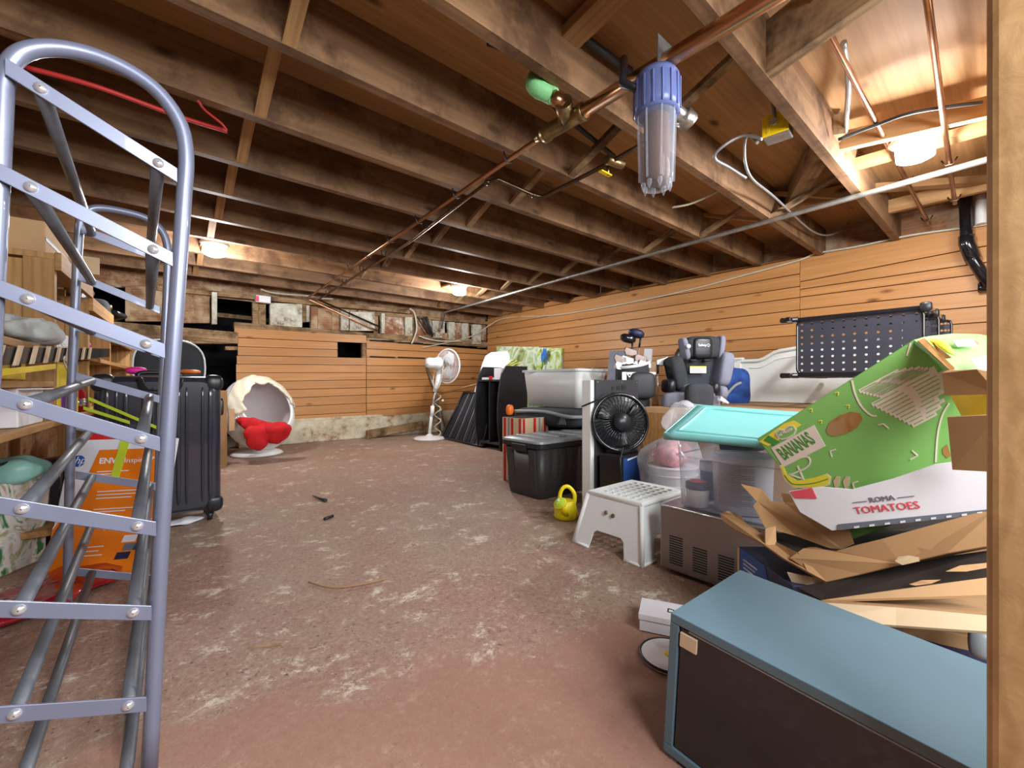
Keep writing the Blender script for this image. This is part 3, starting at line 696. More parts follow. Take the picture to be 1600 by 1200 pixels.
pipe('cable', 'short white cable under the joists right of the water filter', 'cable', smooth([W(1050, 324, z=1.9), W(1080, 318, z=1.9), W(1118, 300, z=1.95), W(1122, 290, z=2.09)], 5), 0.007, 'wire', 6)
pipe('cable', 'red tube with a loose end under the joists behind the shoe rack', 'tube', smooth([W(40, 105, z=1.86), W(150, 135, z=1.86), W(280, 182, z=1.86), W(355, 205, z=1.85)], 5), 0.009, 'redwire', 8)
pipe('cable', 'thin red wire curling down from a joist right of the shoe rack', 'cable', smooth([W(310, 158, z=1.86), W(320, 172, z=1.86), W(345, 192, z=1.85), W(354, 203, z=1.83)], 5), 0.005, 'redwire', 8)
pipe('cable', 'white cable stapled under the farthest joists above the wall opening', 'cable', smooth([W(408, 452, z=1.86), W(430, 458, z=1.85), W(478, 462, z=1.86), W(500, 466, z=1.84), W(520, 467, z=1.86)], 5), 0.008, 'wire', 6)
pipe('cable', 'white cable hanging down the whitewashed blocks left of the fan', 'cable', smooth([W(640, 482, Y=5.83), W(648, 490, Y=5.83), W(651, 515, Y=5.83), W(643, 537, Y=5.83)], 5), 0.012, 'wire', 6)
pipe('cable', 'white cable lying across the band of blocks above the fan', 'cable', smooth([W(655, 525, Y=5.83), W(670, 530, Y=5.83), W(690, 533, Y=5.83), W(722, 533, Y=5.83)], 5), 0.010, 'wire', 6)
for i, (x0, x1) in enumerate(((652, 668), (662, 672), (666, 676))):
    pipe('old_pipe', ('thin dark pipe dropping steeply down the far wall', 'dark pipe bent down the far wall beside the conduit', 'dark pipe nearest the white block on the far wall')[i], 'pipe', [W(x0, 495, Y=5.80-0.01*i), W(x1, 521+i*1.5, Y=5.82)], 0.012+0.004*i, 'darkwire', 8)
o = MB().obox(W(320, 470, Y=5.6)+V((0, 0, 0)), (0.01, 0, 0), (0, 0.01, 0), (0, 0, 0.01)) if False else None
T = thing('paper_box', 'small white carton sitting on the upper plate above the wall opening', 'box', tuple(W(411, 470, Y=5.82)))
a = W(400, 470, Y=5.80); b = W(423, 470, Y=5.80)
MB().box(a.x, 5.80, a.z-0.01, b.x, 5.88, a.z+0.07).build('carton', M_['paper'], T, bev=0.003)
MB().box(a.x+0.001, 5.797, a.z-0.005, a.x+0.03, 5.801, a.z+0.06).build('printed_panel', M_['inkred'], T)
# ================================================================= LEFT SIDE
# ---- shoe rack
Y1, Y2 = 1.08, 2.05
rk = thing('shoe_rack', 'grey metal shoe rack with rounded tube frames and rods in the left foreground', 'shoe rack', (-0.09, 1.5, 0))
n1 = [W(x, y, Y=Y1) for x, y in ((-42, 900), (-18, 600), (2, 200), (6, 130), (20, 95), (48, 78), (95, 76), (150, 88), (205, 113), (250, 147), (282, 195), (291, 245), (288, 300), (267, 600), (252, 840), (237, 1132))]
g1 = n1[-1] + (n1[-1]-n1[-2])*(n1[-1].z/(n1[-2].z-n1[-1].z)); g0 = V((n1[0].x-0.02, Y1, 0.0))
MB().tube([g0, n1[0]] + smooth(n1[1:-3], 4) + n1[-3:] + [g1], 0.0135, 14).build('side_frame', M_['rackgrey'], rk)
n2 = [W(x, y, Y=Y2) for x, y in ((105, 940), (112, 600), (121, 400), (125, 350), (133, 333), (152, 325), (190, 330), (228, 341), (252, 360), (262, 390), (261, 450), (254, 600), (243, 850))]
MB().tube([V((n2[0].x-0.003, Y2, 0.0))] + n2[:2] + smooth(n2[2:-2], 4) + n2[-2:] + [V((n2[-1].x-0.004, Y2, 0.0))], 0.0125, 12).build('side_frame', M_['rackgrey'], rk)
nb = [((8, 104), (277, 275)), ((-10, 264), (270, 406)), ((-12, 446), (258, 549)), ((-15, 616), (250, 694)), ((-20, 786), (244, 826)), ((-24, 950), (237, 957)), ((-30, 1118), (229, 1099)), ((-34, 1275), (222, 1237))]
fb = [(355, 405), (430, 485), (510, 553), (588, 624), (665, 692), (742, 761), (815, 832), (893, 905)]
for k in range(8):
    a, b = W(*nb[k][0], Y=Y1-0.016), W(*nb[k][1], Y=Y1-0.016)
    c, d = W(118, fb[k][0], Y=Y2-0.006), W(250, fb[k][1], Y=Y2-0.006)
    up = V((0, 0, 0.014))
    for p, q in ((a, b), (c, d)):
        fbar = MB().obox(p-up, q-p, up*2, (0, -0.004, 0)).build('flat_bar', M_['rackgrey'], rk, bev=0.001)
        if p is a: nbar = fbar
    for s in (0.18, 0.87):
        p, q = a.lerp(b, s), c.lerp(d, s)
        MB().tube([p+V((0, 0.002, 0)), q], 0.0115, 12).build('shelf_rod', M_['rodgrey'], rk)
        MB().lathe([(0.009, 0), (0.0085, 0.003), (0.004, 0.006), (0.001, 0.0065)], 12, rot_to((0, -1, 0)), p+V((0, -0.004, 0)), False).build('screw', M_['chrome'], nbar)

# ---- wooden shelving along the left
SH = math.atan2(0.998, 0.0595)
sh = thing('wooden_shelving', 'rough wooden shelving unit behind the shoe rack, packed with boxes', 'shelf', (-0.305, 2.59, 0), SH)
MS = ROOTM[sh.name]
def sb(name, x0, y0, z0, x1, y1, z1, mat='timber', par=sh):
    ds = [(x1-x0, 0, 0), (0, y1-y0, 0), (0, 0, z1-z0)]; o = V((x0, y0, z0)); R = MS.to_3x3()
    ds = sorted([V(d) for d in ds], key=lambda d: -d.length)
    return board(name, MS @ o, R @ ds[0], R @ ds[1], R @ ds[2], M_[mat], par, bev=0.002)
M_['shelfwood'] = wood('shelf_softwood', (160, 118, 70), (204, 160, 108), 0.7, rnd=0.1)
for s in (0.0, 0.72, 1.5, 2.68):
    sb('upright', s, 0.0, 0.0 if s else 0.62, s+0.04, 0.09, 1.27 if s < 0.5 else 1.20, 'shelfwood')
    sb('side_panel', s+0.005, 0.09, 0.62, s+0.025, 0.42, 1.26, 'shelfwood')
    sb('upright', s, 0.42, 0.0, s+0.04, 0.46, 1.3, 'shelfwood')
sb('upright', -0.12, 0.2, 0.0, -0.04, 0.28, 0.575, 'shelfwood')
for s0, s1, z in ((-1.1, 2.72, 0.575), (0.0, 2.72, 0.12), (0.0, 0.72, 1.27), (0.72, 1.5, 1.20), (1.5, 2.72, 1.10), (0.02, 2.7, 0.88)):
    sb('shelf_board', s0, -0.01 if z < 1 else 0.0, z, s1, 0.46, z+0.025, 'shelfwood')
    if z > 1: sb('edge_trim', s0, -0.02, z-0.045, s1, 0.0, z+0.03, 'shelfwood')
sb('back_board', -1.1, 0.46, 0.1, 2.72, 0.48, 1.3, 'timber2')
MSi = lambda x, y, z: MS @ V((x, y, z))
def sbox(name, label, cat, s, y, z, w, d, h, mat, rz=0, group=None, bev=0.004):
    """carton standing on the shelving; s, y = near front corner in shelf coordinates"""
    T = thing(name, label, cat, tuple(MSi(s, y, z)), SH+rz, group)
    R = ROOTM[T.name]
    m = MB().box(0, 0, 0, w, d, h); m.v = [R @ p for p in m.v]
    m.build('carton', M_[mat], T, bev=bev); return T, R
def onbox(R, T, name, x0, y0, x1, y1, z0, z1, mat):
    m = MB().box(x0, y0, z0, x1, y1, z1); m.v = [R @ p for p in m.v]; return m.build(name, M_[mat], T)
T, R = sbox('cardboard_box', 'cardboard box with yellow tape at the far left edge, highest on the shelving', 'box', -1.0, 0.05, 0.90, 0.46, 0.35, 0.34, 'card')
onbox(R, T, 'tape', -0.001, -0.002, 0.462, 0.36, 0.27, 0.341, 'yellow'); onbox(R, T, 'flap', 0.463, 0.0, 0.468, 0.12, 0.02, 0.33, 'cardlight')
sb('shelf_board', -1.1, 0.0, 0.872, 0.02, 0.46, 0.897, 'shelfwood')
T, R = sbox('cardboard_box', 'open cardboard box on top of the shelving nearest shelf', 'box', 0.02, 0.03, 1.297, 0.6, 0.36, 0.13, 'card')
onbox(R, T, 'tape', 0.0, -0.002, 0.602, 0.0, 0.05, 0.065, 'inkgrey'); onbox(R, T, 'flap', 0.58, -0.09, 0.585, 0.0, 0.04, 0.13, 'cardlight')
T = thing('foil_wrapped_bottles', 'crumpled foil bag of bottles on top of the shelving', 'bag', tuple(MSi(0.9, 0.14, 1.227)))
for i in range(5):
    MB().sq(MSi(0.82+0.07*i, 0.07+0.05*(i % 3), 1.32-0.02*(i % 2)), (0.05, 0.05, 0.08+0.02*(i % 2)), 0.8, 14, 10, fn=lambda q: q*(1+0.13*math.sin(60*q.z+40*q.x))).build('foil_lump', M_['foil'], T)
T = thing('black_case', 'black soft case with a metal clasp on the far half of the shelving top', 'case', tuple(MSi(1.5, 0.18, 1.127)))
MB().sq(MSi(1.62, 0.13, 1.235), (0.12, 0.17, 0.108), 0.35, 24, 12).build('case_body', M_['charcoal'], T)
MB().sq(MSi(1.62, 0.02, 1.30), (0.02, 0.02, 0.02), 0.6, 10, 6).build('clasp', M_['brass'], T)
MB().tube([MSi(1.72, 0.0, 1.28), MSi(1.85, -0.04, 1.27), MSi(1.9, 0.03, 1.25)], 0.02, 8).build('strap', M_['black'], T)
T = thing('grey_cloth', 'crumpled grey cloth with white drawstrings hanging over the yellow marked box', 'cloth', tuple(MSi(-0.1, 0.05, 0.93)))
MB().sq(MSi(-0.18, 0.05, 0.945), (0.2, 0.09, 0.05), 0.9, 30, 14, M=Matrix.Rotation(SH, 4, 'Z'), fn=lambda q: q*(1+0.14*math.sin(55*q.x+40*q.z)+0.14*math.sin(90*q.y+50*q.x))).build('cloth', M_['cloth'], T)
for i in range(3):
    MB().tube(smooth([MSi(-0.12+0.03*i, -0.03, 0.93), MSi(-0.08+0.04*i, -0.05, 0.88), MSi(-0.14+0.06*i, -0.05, 0.85), MSi(-0.05+0.03*i, -0.045, 0.81)], 4), 0.003, 5).build('drawstring', M_['white'], T)
T, R = sbox('cardboard_box', 'yellow topped cardboard box with handwriting at the left edge', 'box', -0.62, 0.03, 0.765, 0.38, 0.32, 0.105, 'yellowcard')
sb('shelf_board', -1.1, 0.0, 0.738, 0.02, 0.46, 0.76, 'shelfwood')
text('osia', frame(R @ V((0.19, -0.003, 0.035)), R.to_3x3() @ V((1, 0, 0)), (0, 0, 1)), 0.075, M_['inkblack'], T, shear=0.4)
T, R = sbox('cardboard_box', 'tall yellow carton with purple panels on the lower shelf', 'box', 0.18, 0.02, 0.602, 0.42, 0.3, 0.25, 'yellowcard')
onbox(R, T, 'white_panel', -0.002, 0.02, 0.0, 0.26, 0.0, 0.13, 'paper'); onbox(R, T, 'purple_panel', -0.003, 0.05, -0.0015, 0.17, 0.09, 0.15, 'purple')
onbox(R, T, 'purple_panel', 0.05, -0.003, 0.20, 0.0, 0.02, 0.11, 'purple'); onbox(R, T, 'carton_spine', -0.0025, 0.27, 0.0, 0.3, 0.0, 0.25, 'card')
for i in range(3): onbox(R, T, 'printed_oval', 0.26+0.05*i, -0.003, 0.28+0.05*i, 0.0, 0.12-0.02*i, 0.16-0.01*i, 'purple')
T, R = sbox('white_box', 'plain white box on the lower shelf left of the yellow carton', 'box', -0.42, 0.01, 0.602, 0.3, 0.16, 0.135, 'paper')
onbox(R, T, 'flap', 0.0, -0.03, 0.3, 0.0, 0.128, 0.132, 'paper')
T = thing('taped_stick', 'long stick wrapped in black and tan striped tape lying across the shelf front', 'stick', tuple(MSi(0, -0.05, 0.8)))
a, b = W(-30, 590, Y=1.9), W(172, 557, Y=3.7)
a = MSi(-1.0, -0.05, 0.79); b = MSi(1.05, -0.05, 0.92)
MB().obox(a, b-a, V((0.0, 0.02, 0)) , (0, 0, 0.05)).build('stick_body', M_['black'], T, bev=0.006)
for i in range(9):
    p = a.lerp(b, 0.04+0.075*i); d_ = (b-a).normalized()
    MB().prism([p+V((0.004, 0.0, -0.003)), p+d_*0.03+V((0.004, 0, -0.003)), p+d_*0.08+V((0.004, 0, 0.054)), p+d_*0.05+V((0.004, 0, 0.054))], (0.006, 0, 0)).build('tape_stripe', M_['cardlight'], T)
p = MSi(-1.0, -0.07, 0.765)
MB().obox(p, (b-a)*0.30, (0, 0.02, 0), (0, 0, 0.018)).build('yellow_grip', M_['yellowcard'], T, bev=0.004)
T, R = sbox('toiletries_bundle', 'bundle of blue and white packets in the middle of the shelving', 'packets', 0.3, 0.05, 0.907, 0.3, 0.2, 0.09, 'palegrey')
for i in range(4): onbox(R, T, 'packet', -0.01, 0.02+0.04*i, 0.25, 0.045+0.04*i, 0.09, 0.11+0.01*(i % 2), 'logoblue' if i % 2 else 'paper')
T = thing('doll', 'small toy in purple and red on the shelf beside the yellow carton', 'toy', tuple(MSi(0.9, 0.05, 0.907)))
MB().sq(MSi(0.9, 0.03, 0.93), (0.03, 0.03, 0.03), 0.9, 12, 8).build('toy_body', M_['purple'], T)
MB().sq(MSi(0.9, 0.03, 0.975), (0.018, 0.018, 0.02), 1, 12, 8).build('toy_head', M_['pink'], T)
T = thing('red_bottle', 'small red and silver bottle in front of the yellow carton', 'bottle', tuple(MSi(0.62, -0.02, 0.602)))
MB().lathe([(0.001, 0), (0.03, 0.002), (0.03, 0.10), (0.012, 0.13), (0.012, 0.15), (0.001, 0.151)], 16, o=MSi(0.66, 0.03, 0.602)).build('bottle', M_['red'], T)
MB().lathe([(0.031, 0.03), (0.031, 0.07)], 16, o=MSi(0.66, 0.03, 0.602)).build('band', M_['chrome'], T)
# ---- things under and before the shelving
T = thing('printed_bag', 'white shopping bag with green tree print on the floor at the left edge', 'bag', tuple(W(30, 880, z=0)))
a, b = W(-60, 930, z=0), W(72, 872, z=0); h_ = V((0.0, 0.0, 0.36)); th = V((0.12, -0.0, 0)); th = V(((b-a).y, -(b-a).x, 0)).normalized()*-0.14
MB().loft([[a, b, b+th, a+th], [a+h_*0.5-th*0.06, b+h_*0.5-th*0.05, b+h_*0.5+th*1.05, a+h_*0.5+th], [a+h_+V((0.01, 0, 0)), b+h_+V((0.02, 0, 0.01)), b+h_+th*0.9, a+h_+th*0.9]], False).build('bag_body', M_['print'], T, bev=0.008)
MB().tube(smooth([a.lerp(b, 0.3)+h_, a.lerp(b, 0.35)+h_*1.2, a.lerp(b, 0.65)+h_*1.2, a.lerp(b, 0.7)+h_], 6), 0.006, 6).build('handle', M_['inkblack'], T)
T = thing('film_bundle', 'pale teal plastic bundle on top of the tree print bag', 'bundle', tuple(a.lerp(b, 0.5)+h_))
MB().sq(a.lerp(b, 0.55)+h_+V((-0.02, 0.05, 0.04)), (0.12, 0.09, 0.05), 0.8, 28, 14, fn=lambda q: q*(1+0.1*math.sin(50*q.x)+0.08*math.sin(70*q.y))).build('film', M_['tealbag'], T)
T = thing('dark_bin', 'black bag beside the tree print bag under the shelving', 'bag', tuple(W(80, 860, z=0)))
c_ = W(88, 862, z=0)
MB().sq(c_+V((-0.05, 0.20, 0.2)), (0.09, 0.15, 0.2), 0.5, 24, 12, fn=lambda q: q*(1+0.05*math.sin(30*q.z+20*q.x))).build('bag_body', M_['blackgloss'], T)
T = thing('red_film_bag', 'shiny dark red plastic bag flat on the floor by the printer box', 'bag', tuple(W(60, 940, z=0)))
c_ = W(70, 935, z=0)
MB().sq(c_+V((0, 0, 0.024)), (0.30, 0.15, 0.024), 0.9, 48, 12, M=Matrix.Rotation(0.9, 4, 'Z'), fn=lambda q: V((q.x*(1+0.12*math.sin(3*math.atan2(q.y, q.x))), q.y*(1+0.15*math.sin(5*math.atan2(q.y, q.x))), q.z*(1+0.5*math.sin(34*q.x)*math.cos(29*q.y))))).build('film', M_['redplastic'], T)
# ---- printer box
hb = thing('printer_box', 'orange and white printer carton standing on the floor behind the shoe rack', 'box', tuple(W(150, 898, z=0)))
BL, BR, TL, TR = W(65, 907, z=0), W(237, 891, z=0), W(113, 688, t=1.74), W(285, 691, t=1.82)
ux = (BR-BL); uy = (TL-BL); nz = ux.cross(uy).normalized()
if nz.y > 0: nz = -nz
TR = TL + ux
MB().prism([BL, BR, TR, TL], -nz*0.045).build('carton', M_['palegrey'], hb, bev=0.003)
def hp(u, v, e=0.0015): return BL + ux*u + uy*v + nz*e
def hq(pts, mat, name, e=0.001): return MB().prism([hp(u, v, 0.0005) for u, v in pts], nz*e).build(name, M_[mat], hb)
hq([(0.0, 0.0), (1.0, 0.0), (1.0, 0.92), (0.28, 0.92), (0.18, 0.62), (0.0, 0.36)], 'orange', 'orange_panel')
hq([(0.0, 0.36), (0.0, 0.345), (0.18, 0.605), (0.18, 0.62)], 'paper', 'white_line', 0.0015)
o = MB().lathe([(0.023, 0), (0.023, 0.002)], 24, rot_to(nz), hp(0.10, 0.84, 0.0006)).build('logo_disc', M_['logoblue'], hb)
xh, yh = ux.normalized(), uy.normalized()
text('hp', frame(hp(0.065, 0.82, 0.0032), xh, yh), 0.042, M_['paper'], hb, shear=0.35, sx=0.9)
text('ENVY', frame(hp(0.30, 0.815, 0.0022), xh, yh), 0.032, M_['paper'], hb, bold=0.001)
text('Inspire 7955e', frame(hp(0.54, 0.815, 0.0022), xh, yh), 0.030, M_['paper'], hb)
for i, (u, v, l_) in enumerate(((0.3, 0.75, 0.3), (0.3, 0.73, 0.22), (0.34, 0.60, 0.5), (0.34, 0.575, 0.5), (0.34, 0.55, 0.34), (0.34, 0.47, 0.4), (0.34, 0.45, 0.3), (0.3, 0.2, 0.2), (0.3, 0.17, 0.16), (0.3, 0.14, 0.2), (0.66, 0.32, 0.2), (0.66, 0.30, 0.16))):
    hq([(u, v), (u+l_, v), (u+l_, v+0.007), (u, v+0.007)], 'palegrey', 'print_line', 0.0016)
for u, v in ((0.48, 0.34), (0.72, 0.36), (0.90, 0.36)):
    MB().tube([hp(u+0.03*math.cos(t_), v+0.02*math.sin(t_), 0.002) for t_ in [2*PI*k/14 for k in range(14)]], 0.0012, 4, True).build('print_ring', M_['palegrey'], hb)
for u, v, mt in ((0.62, 0.10, 'navy'), (0.68, 0.16, 'inkgrey'), (0.78, 0.16, 'blue'), (0.66, 0.22, 'palegrey')):
    hq([(u, v), (u+0.13, v), (u+0.15, v+0.05), (u+0.02, v+0.05)], mt, 'product_picture', 0.002)
hq([(0.44, 0.70), (0.52, 0.69), (0.56, 0.99), (0.47, 0.995)], 'lime', 'sticky_note', 0.003)
hq([(0.965, 0.75), (1.0, 0.75), (1.0, 0.9), (0.965, 0.9)], 'pinkish', 'barcode_label', 0.002)
# ---- black suitcase
sc = thing('suitcase', 'large black hard shell suitcase with vertical ribs standing behind the printer box', 'suitcase', (0.05, 2.95, 0))
x0, x1, y0, y1, z0, z1 = -0.21, 0.30, 2.83, 3.12, 0.06, 0.79
def slab(xa, xb, za, zb, ya, yb, r, bul=0.02):
    rings = []
    for y_, ins in ((ya, 0.03), (ya+0.012, 0.01), (ya+0.04, 0.0), (yb, 0.0)):
        rings.append([V((x, y_, z)) for x, z in rrect(xa+ins, za+ins, xb-ins, zb-ins, r, 6)])
    return rings
fsh = MB().loft([r for r in slab(x0, x1, z0, z1, y0, y0+0.14, 0.07)], True).build('front_shell', M_['caseblack'], sc)
rr = [[V((p.x, 2*2.975-p.y, p.z)) for p in r] for r in slab(x0, x1, z0, z1, y0, y0+0.14, 0.07)]
MB().loft(rr[::-1], True).build('back_shell', M_['caseblack'], sc)
MB().loft([[V((x, y_, z)) for x, z in rrect(x0-0.003, z0-0.003, x1+0.003, z1+0.003, 0.07, 6)] for y_ in (2.965, 2.985)], False).build('zip_band', M_['black'], sc)
for i in range(13):
    x = x0+0.05+i*0.034
    if abs(i-6) < 0.5 or i in (3, 10): continue
    MB().sq((x, y0-0.001, 0.425), (0.007 if i % 2 else 0.011, 0.010, 0.31), 0.5, 10, 8).build('rib', M_['caseblack'], fsh)
MB().sq((x0+0.05+6*0.034, y0-0.001, 0.425), (0.022, 0.008, 0.31), 0.4, 10, 8).build('rib', M_['caseblack'], fsh)
MB().tube(smooth([(-0.04, y0-0.005, 0.775), (-0.03, y0-0.03, 0.735), (0.0, y0-0.045, 0.71), (0.07, y0-0.045, 0.71), (0.11, y0-0.03, 0.735), (0.12, y0-0.005, 0.775)], 6), 0.014, 10).build('carry_handle', M_['black'], sc)
MB().tube(smooth([(-0.05, 2.975, 0.79), (-0.03, 2.975, 0.81), (0.11, 2.975, 0.81), (0.13, 2.975, 0.79)], 5), 0.012, 8).build('top_handle', M_['black'], sc)
for x in (x0+0.05, x1-0.05):
    for y_ in (2.88, 3.07):
        MB().tube([(x-0.012, y_, 0.026), (x+0.012, y_, 0.026)], 0.026, 16).build('wheel', M_['black'], sc)
        MB().box(x-0.02, y_-0.015, 0.03, x+0.02, y_+0.015, 0.075).build('wheel_housing', M_['black'], sc, bev=0.006)
for x in (x0, x1):
    for z in (z0, z1):
        MB().sq((x+(0.035 if x < 0 else -0.035), y0+0.025, z+(0.035 if z < 0.4 else -0.035)), (0.045, 0.03, 0.045), 0.7, 16, 10).build('corner_guard', M_['black'], sc)
MB().sq((x1+0.008, 2.95, 0.62), (0.014, 0.02, 0.05), 0.5, 10, 8).build('side_foot', M_['black'], sc)
T = thing('lime_strap', 'lime green strap slung across the front of the black suitcase', 'strap', tuple(W(190, 650, t=2.0)))
a, b = W(128, 625, t=2.0), W(248, 672, t=2.12); c = W(130, 640, t=2.0)
for q0, q1 in ((a+V((0.02, 0, 0)), b), (c, c.lerp(b, 0.6)+V((0, 0, -0.01)))):
    MB().obox(q0, q1-q0, (0, 0, 0.016), (0.001, -0.003, 0)).build('strap', M_['lime'], T)
T = thing('red_packet', 'crumpled red packet tucked between the suitcase and the printer box', 'packet', tuple(W(155, 682, t=1.9)))
MB().sq(W(158, 683, t=1.90), (0.05, 0.03, 0.025), 0.8, 20, 10, fn=lambda q: q*(1+0.15*math.sin(80*q.x))).build('packet', M_['red'], T)
T = thing('pink_item', 'hot pink pouch on top of the black suitcase', 'pouch', tuple(W(213, 580, t=2.25)))
MB().sq(W(213, 579, t=2.30), (0.045, 0.03, 0.02), 0.8, 18, 10).build('pouch', M_['pink'], T)
T = thing('orange_item', 'orange plastic scoop lying on top of the black suitcase', 'scoop', tuple(W(295, 583, t=2.4)))
MB().sq(W(296, 581, t=2.42), (0.06, 0.03, 0.012), 0.7, 18, 10, M=Matrix.Rotation(-0.8, 4, 'Z')).build('scoop', M_['orangep'], T)
T = thing('white_rag', 'white cloth on the floor under the black suitcase corner', 'cloth', tuple(W(270, 820, z=0)))
MB().sq(W(283, 815, z=0.014), (0.1, 0.05, 0.013), 0.9, 26, 8, fn=lambda q: V((q.x*(1+.15*math.sin(40*q.y)), q.y, q.z*(1+.5*math.sin(60*q.x))))).build('rag', M_['towel'], T)
T = thing('office_chair', 'dark grey padded chair back with white piping behind the black suitcase', 'chair', (0.1, 3.7, 0))
M0 = Matrix.Rotation(-0.25, 4, 'X')
MB().sq((0.10, 3.62, 0.86), (0.19, 0.035, 0.19), 0.75, 28, 14, M=M0).build('backrest', M_['charcoal'], T)
MB().tube([V((0.10, 3.60, 0.86)) + (M0 @ V((0.185*math.copysign(abs(math.cos(a))**0.75, math.cos(a)), -0.02, 0.185*math.copysign(abs(math.sin(a))**0.75, math.sin(a))))) for a in [2*PI*k/36 for k in range(36)]], 0.006, 6, True).build('piping', M_['white'], T)
MB().sq((0.10, 3.74, 0.46), (0.22, 0.2, 0.04), 0.6, 24, 10).build('seat', M_['charcoal'], T)
MB().tube([(0.1, 3.66, 0.8), (0.1, 3.92, 0.6), (0.1, 3.8, 0.44)], 0.015, 8).build('back_arm', M_['black'], T)
MB().tube([(0.1, 3.74, 0.06), (0.1, 3.74, 0.44)], 0.025, 10).build('gas_column', M_['black'], T)
for k in range(5):
    a = 2*PI*k/5+0.3; e = V((0.1+0.27*math.cos(a), 3.74+0.27*math.sin(a), 0.055))
    MB().tube([(0.1, 3.74, 0.08), e], [0.022, 0.015], 8).build('leg', M_['black'], T)
    MB().tube([e+V((-0.01, 0, -0.028)), e+V((0.01, 0, -0.028))], 0.026, 10).build('castor', M_['black'], T)
# ---- carton behind the egg chair
T = thing('cardboard_box', 'slim brown carton standing between the suitcase and the egg chair', 'box', tuple(W(350, 730, z=0)))
a = W(341, 736, z=0); b = W(360, 728, z=0)
a = V((0.36, 3.9, 0)); 
aa, bb = W(342, 733, z=0), W(358, 728, z=0)
h_ = V((0, 0, H-zz(0)*0)) if False else V((0, 0, 0.69)); dv = (bb-aa).normalized(); nn = V((-dv.y, dv.x, 0))
MB().obox(aa-dv*0.16, dv*0.28, nn*0.2, h_).build('carton', M_['carddark'], T, bev=0.003)
MB().obox(bb+V((0, 0, 0.32)), dv*0.03-nn*0.02, V((0.01, 0.004, 0)), (0, 0, 0.2)).build('torn_flap', M_['card'], T)

# ---- egg chair
ec = thing('egg_chair', 'white egg shaped swivel chair with cream fabric hood by the back wall', 'chair', tuple(W(402, 712, z=0)))
bx = W(402, 710, z=0)
MB().lathe([(0.001, 0.0), (0.23, 0.0), (0.25, 0.012), (0.22, 0.035), (0.12, 0.06), (0.07, 0.10), (0.08, 0.16), (0.15, 0.2), (0.001, 0.21)], 36, o=bx).build('base', M_['white'], ec)
D = V((0.16, -0.90, 0.38)).normalized(); Lx = V((-0.30, 0, 1)); Lx = (Lx - D*Lx.dot(D)).normalized(); Kx = D.cross(Lx)
cen = W(404, 646, t=(bx.x*SN+bx.y*CS)-0.02)
def egg(th, ph, k=1.0, ka=0.0):
    a, b, c = 0.34*k, 0.39*k, 0.315*k
    v = D*(a*math.cos(th)) + (Lx*(b*math.cos(ph)) + Kx*(c*math.sin(ph)))*math.sin(th)
    return cen + v
rings = [[egg(th, 2*PI*i/40) for i in range(40)] for th in [PI-0.02-(PI-0.02-0.86)*j/18 for j in range(19)]]
MB().loft(rings, True, False).build('shell', M_['white'], ec, solid=0.022)
MB().loft([[egg(th, 2*PI*i/40, 0.955) for i in range(40)] for th in [PI-0.02-(PI-0.02-0.93)*j/16 for j in range(17)]], True, False).build('lining', M_['eggin'], ec)
MB().tube([egg(0.85, 2*PI*i/60, 1.0) for i in range(60)], 0.016, 8, True).build('rim', M_['white'], ec)
# fabric hood over the upper rim
hood = []
for j in range(13):
    th = 0.60 + 0.50*j/12
    row = []
    for i in range(41):
        ph = -1.75 + 3.35*i/40 - 0.05
        wv = 1.055 + 0.014*math.sin(ph*11+j*0.8) + 0.010*math.sin(ph*23+j)
        edge = 0.06*math.sin(ph*7) if j == 0 else 0
        s_ = math.cos((ph+0.08)*0.45)
        row.append(egg(th*(1.0) + (1-s_)*0.55 + edge, ph, wv))
    hood.append(row)
MB().loft(hood, True, False, False).build('hood', M_['cream'], ec, solid=0.02)
for ph in (1.62, -1.85):
    for k in range(3):
        MB().sq(egg(0.98+0.05*k, ph, 1.07), (0.012, 0.012, 0.012), 1, 10, 6).build('button', M_['chrome'], ec)
T = thing('red_cushion', 'bright red round cushion lying inside the egg chair', 'cushion', tuple(W(400, 690, t=4.2)))
wob = lambda q: q*(1+0.07*math.sin(38*q.x+3+20*q.z)+0.06*math.sin(45*q.z+24*q.y)+0.03*math.sin(90*q.x-60*q.z))
Mq = Matrix.Rotation(0.5, 4, 'X')
MB().sq(W(430, 675, t=4.10), (0.13, 0.08, 0.11), 0.9, 28, 14, M=Mq, fn=wob).build('cushion', M_['red'], T)
T = thing('red_cloth', 'folded bright red blanket spilling over the egg chair front rim', 'blanket', tuple(W(402, 690, t=4.1)))
MB().sq(W(405, 668, t=4.06), (0.16, 0.09, 0.075), 0.9, 30, 14, M=Matrix.Rotation(0.35, 4, 'Y'), fn=wob).build('fold', M_['red'], T)
MB().sq(W(402, 682, t=3.98), (0.11, 0.06, 0.12), 0.9, 28, 14, fn=wob).build('fold', M_['red'], T)
MB().sq(W(390, 662, t=4.12), (0.12, 0.07, 0.05), 0.9, 28, 14, M=Matrix.Rotation(0.3, 4, 'Y'), fn=wob).build('fold', M_['red'], T)

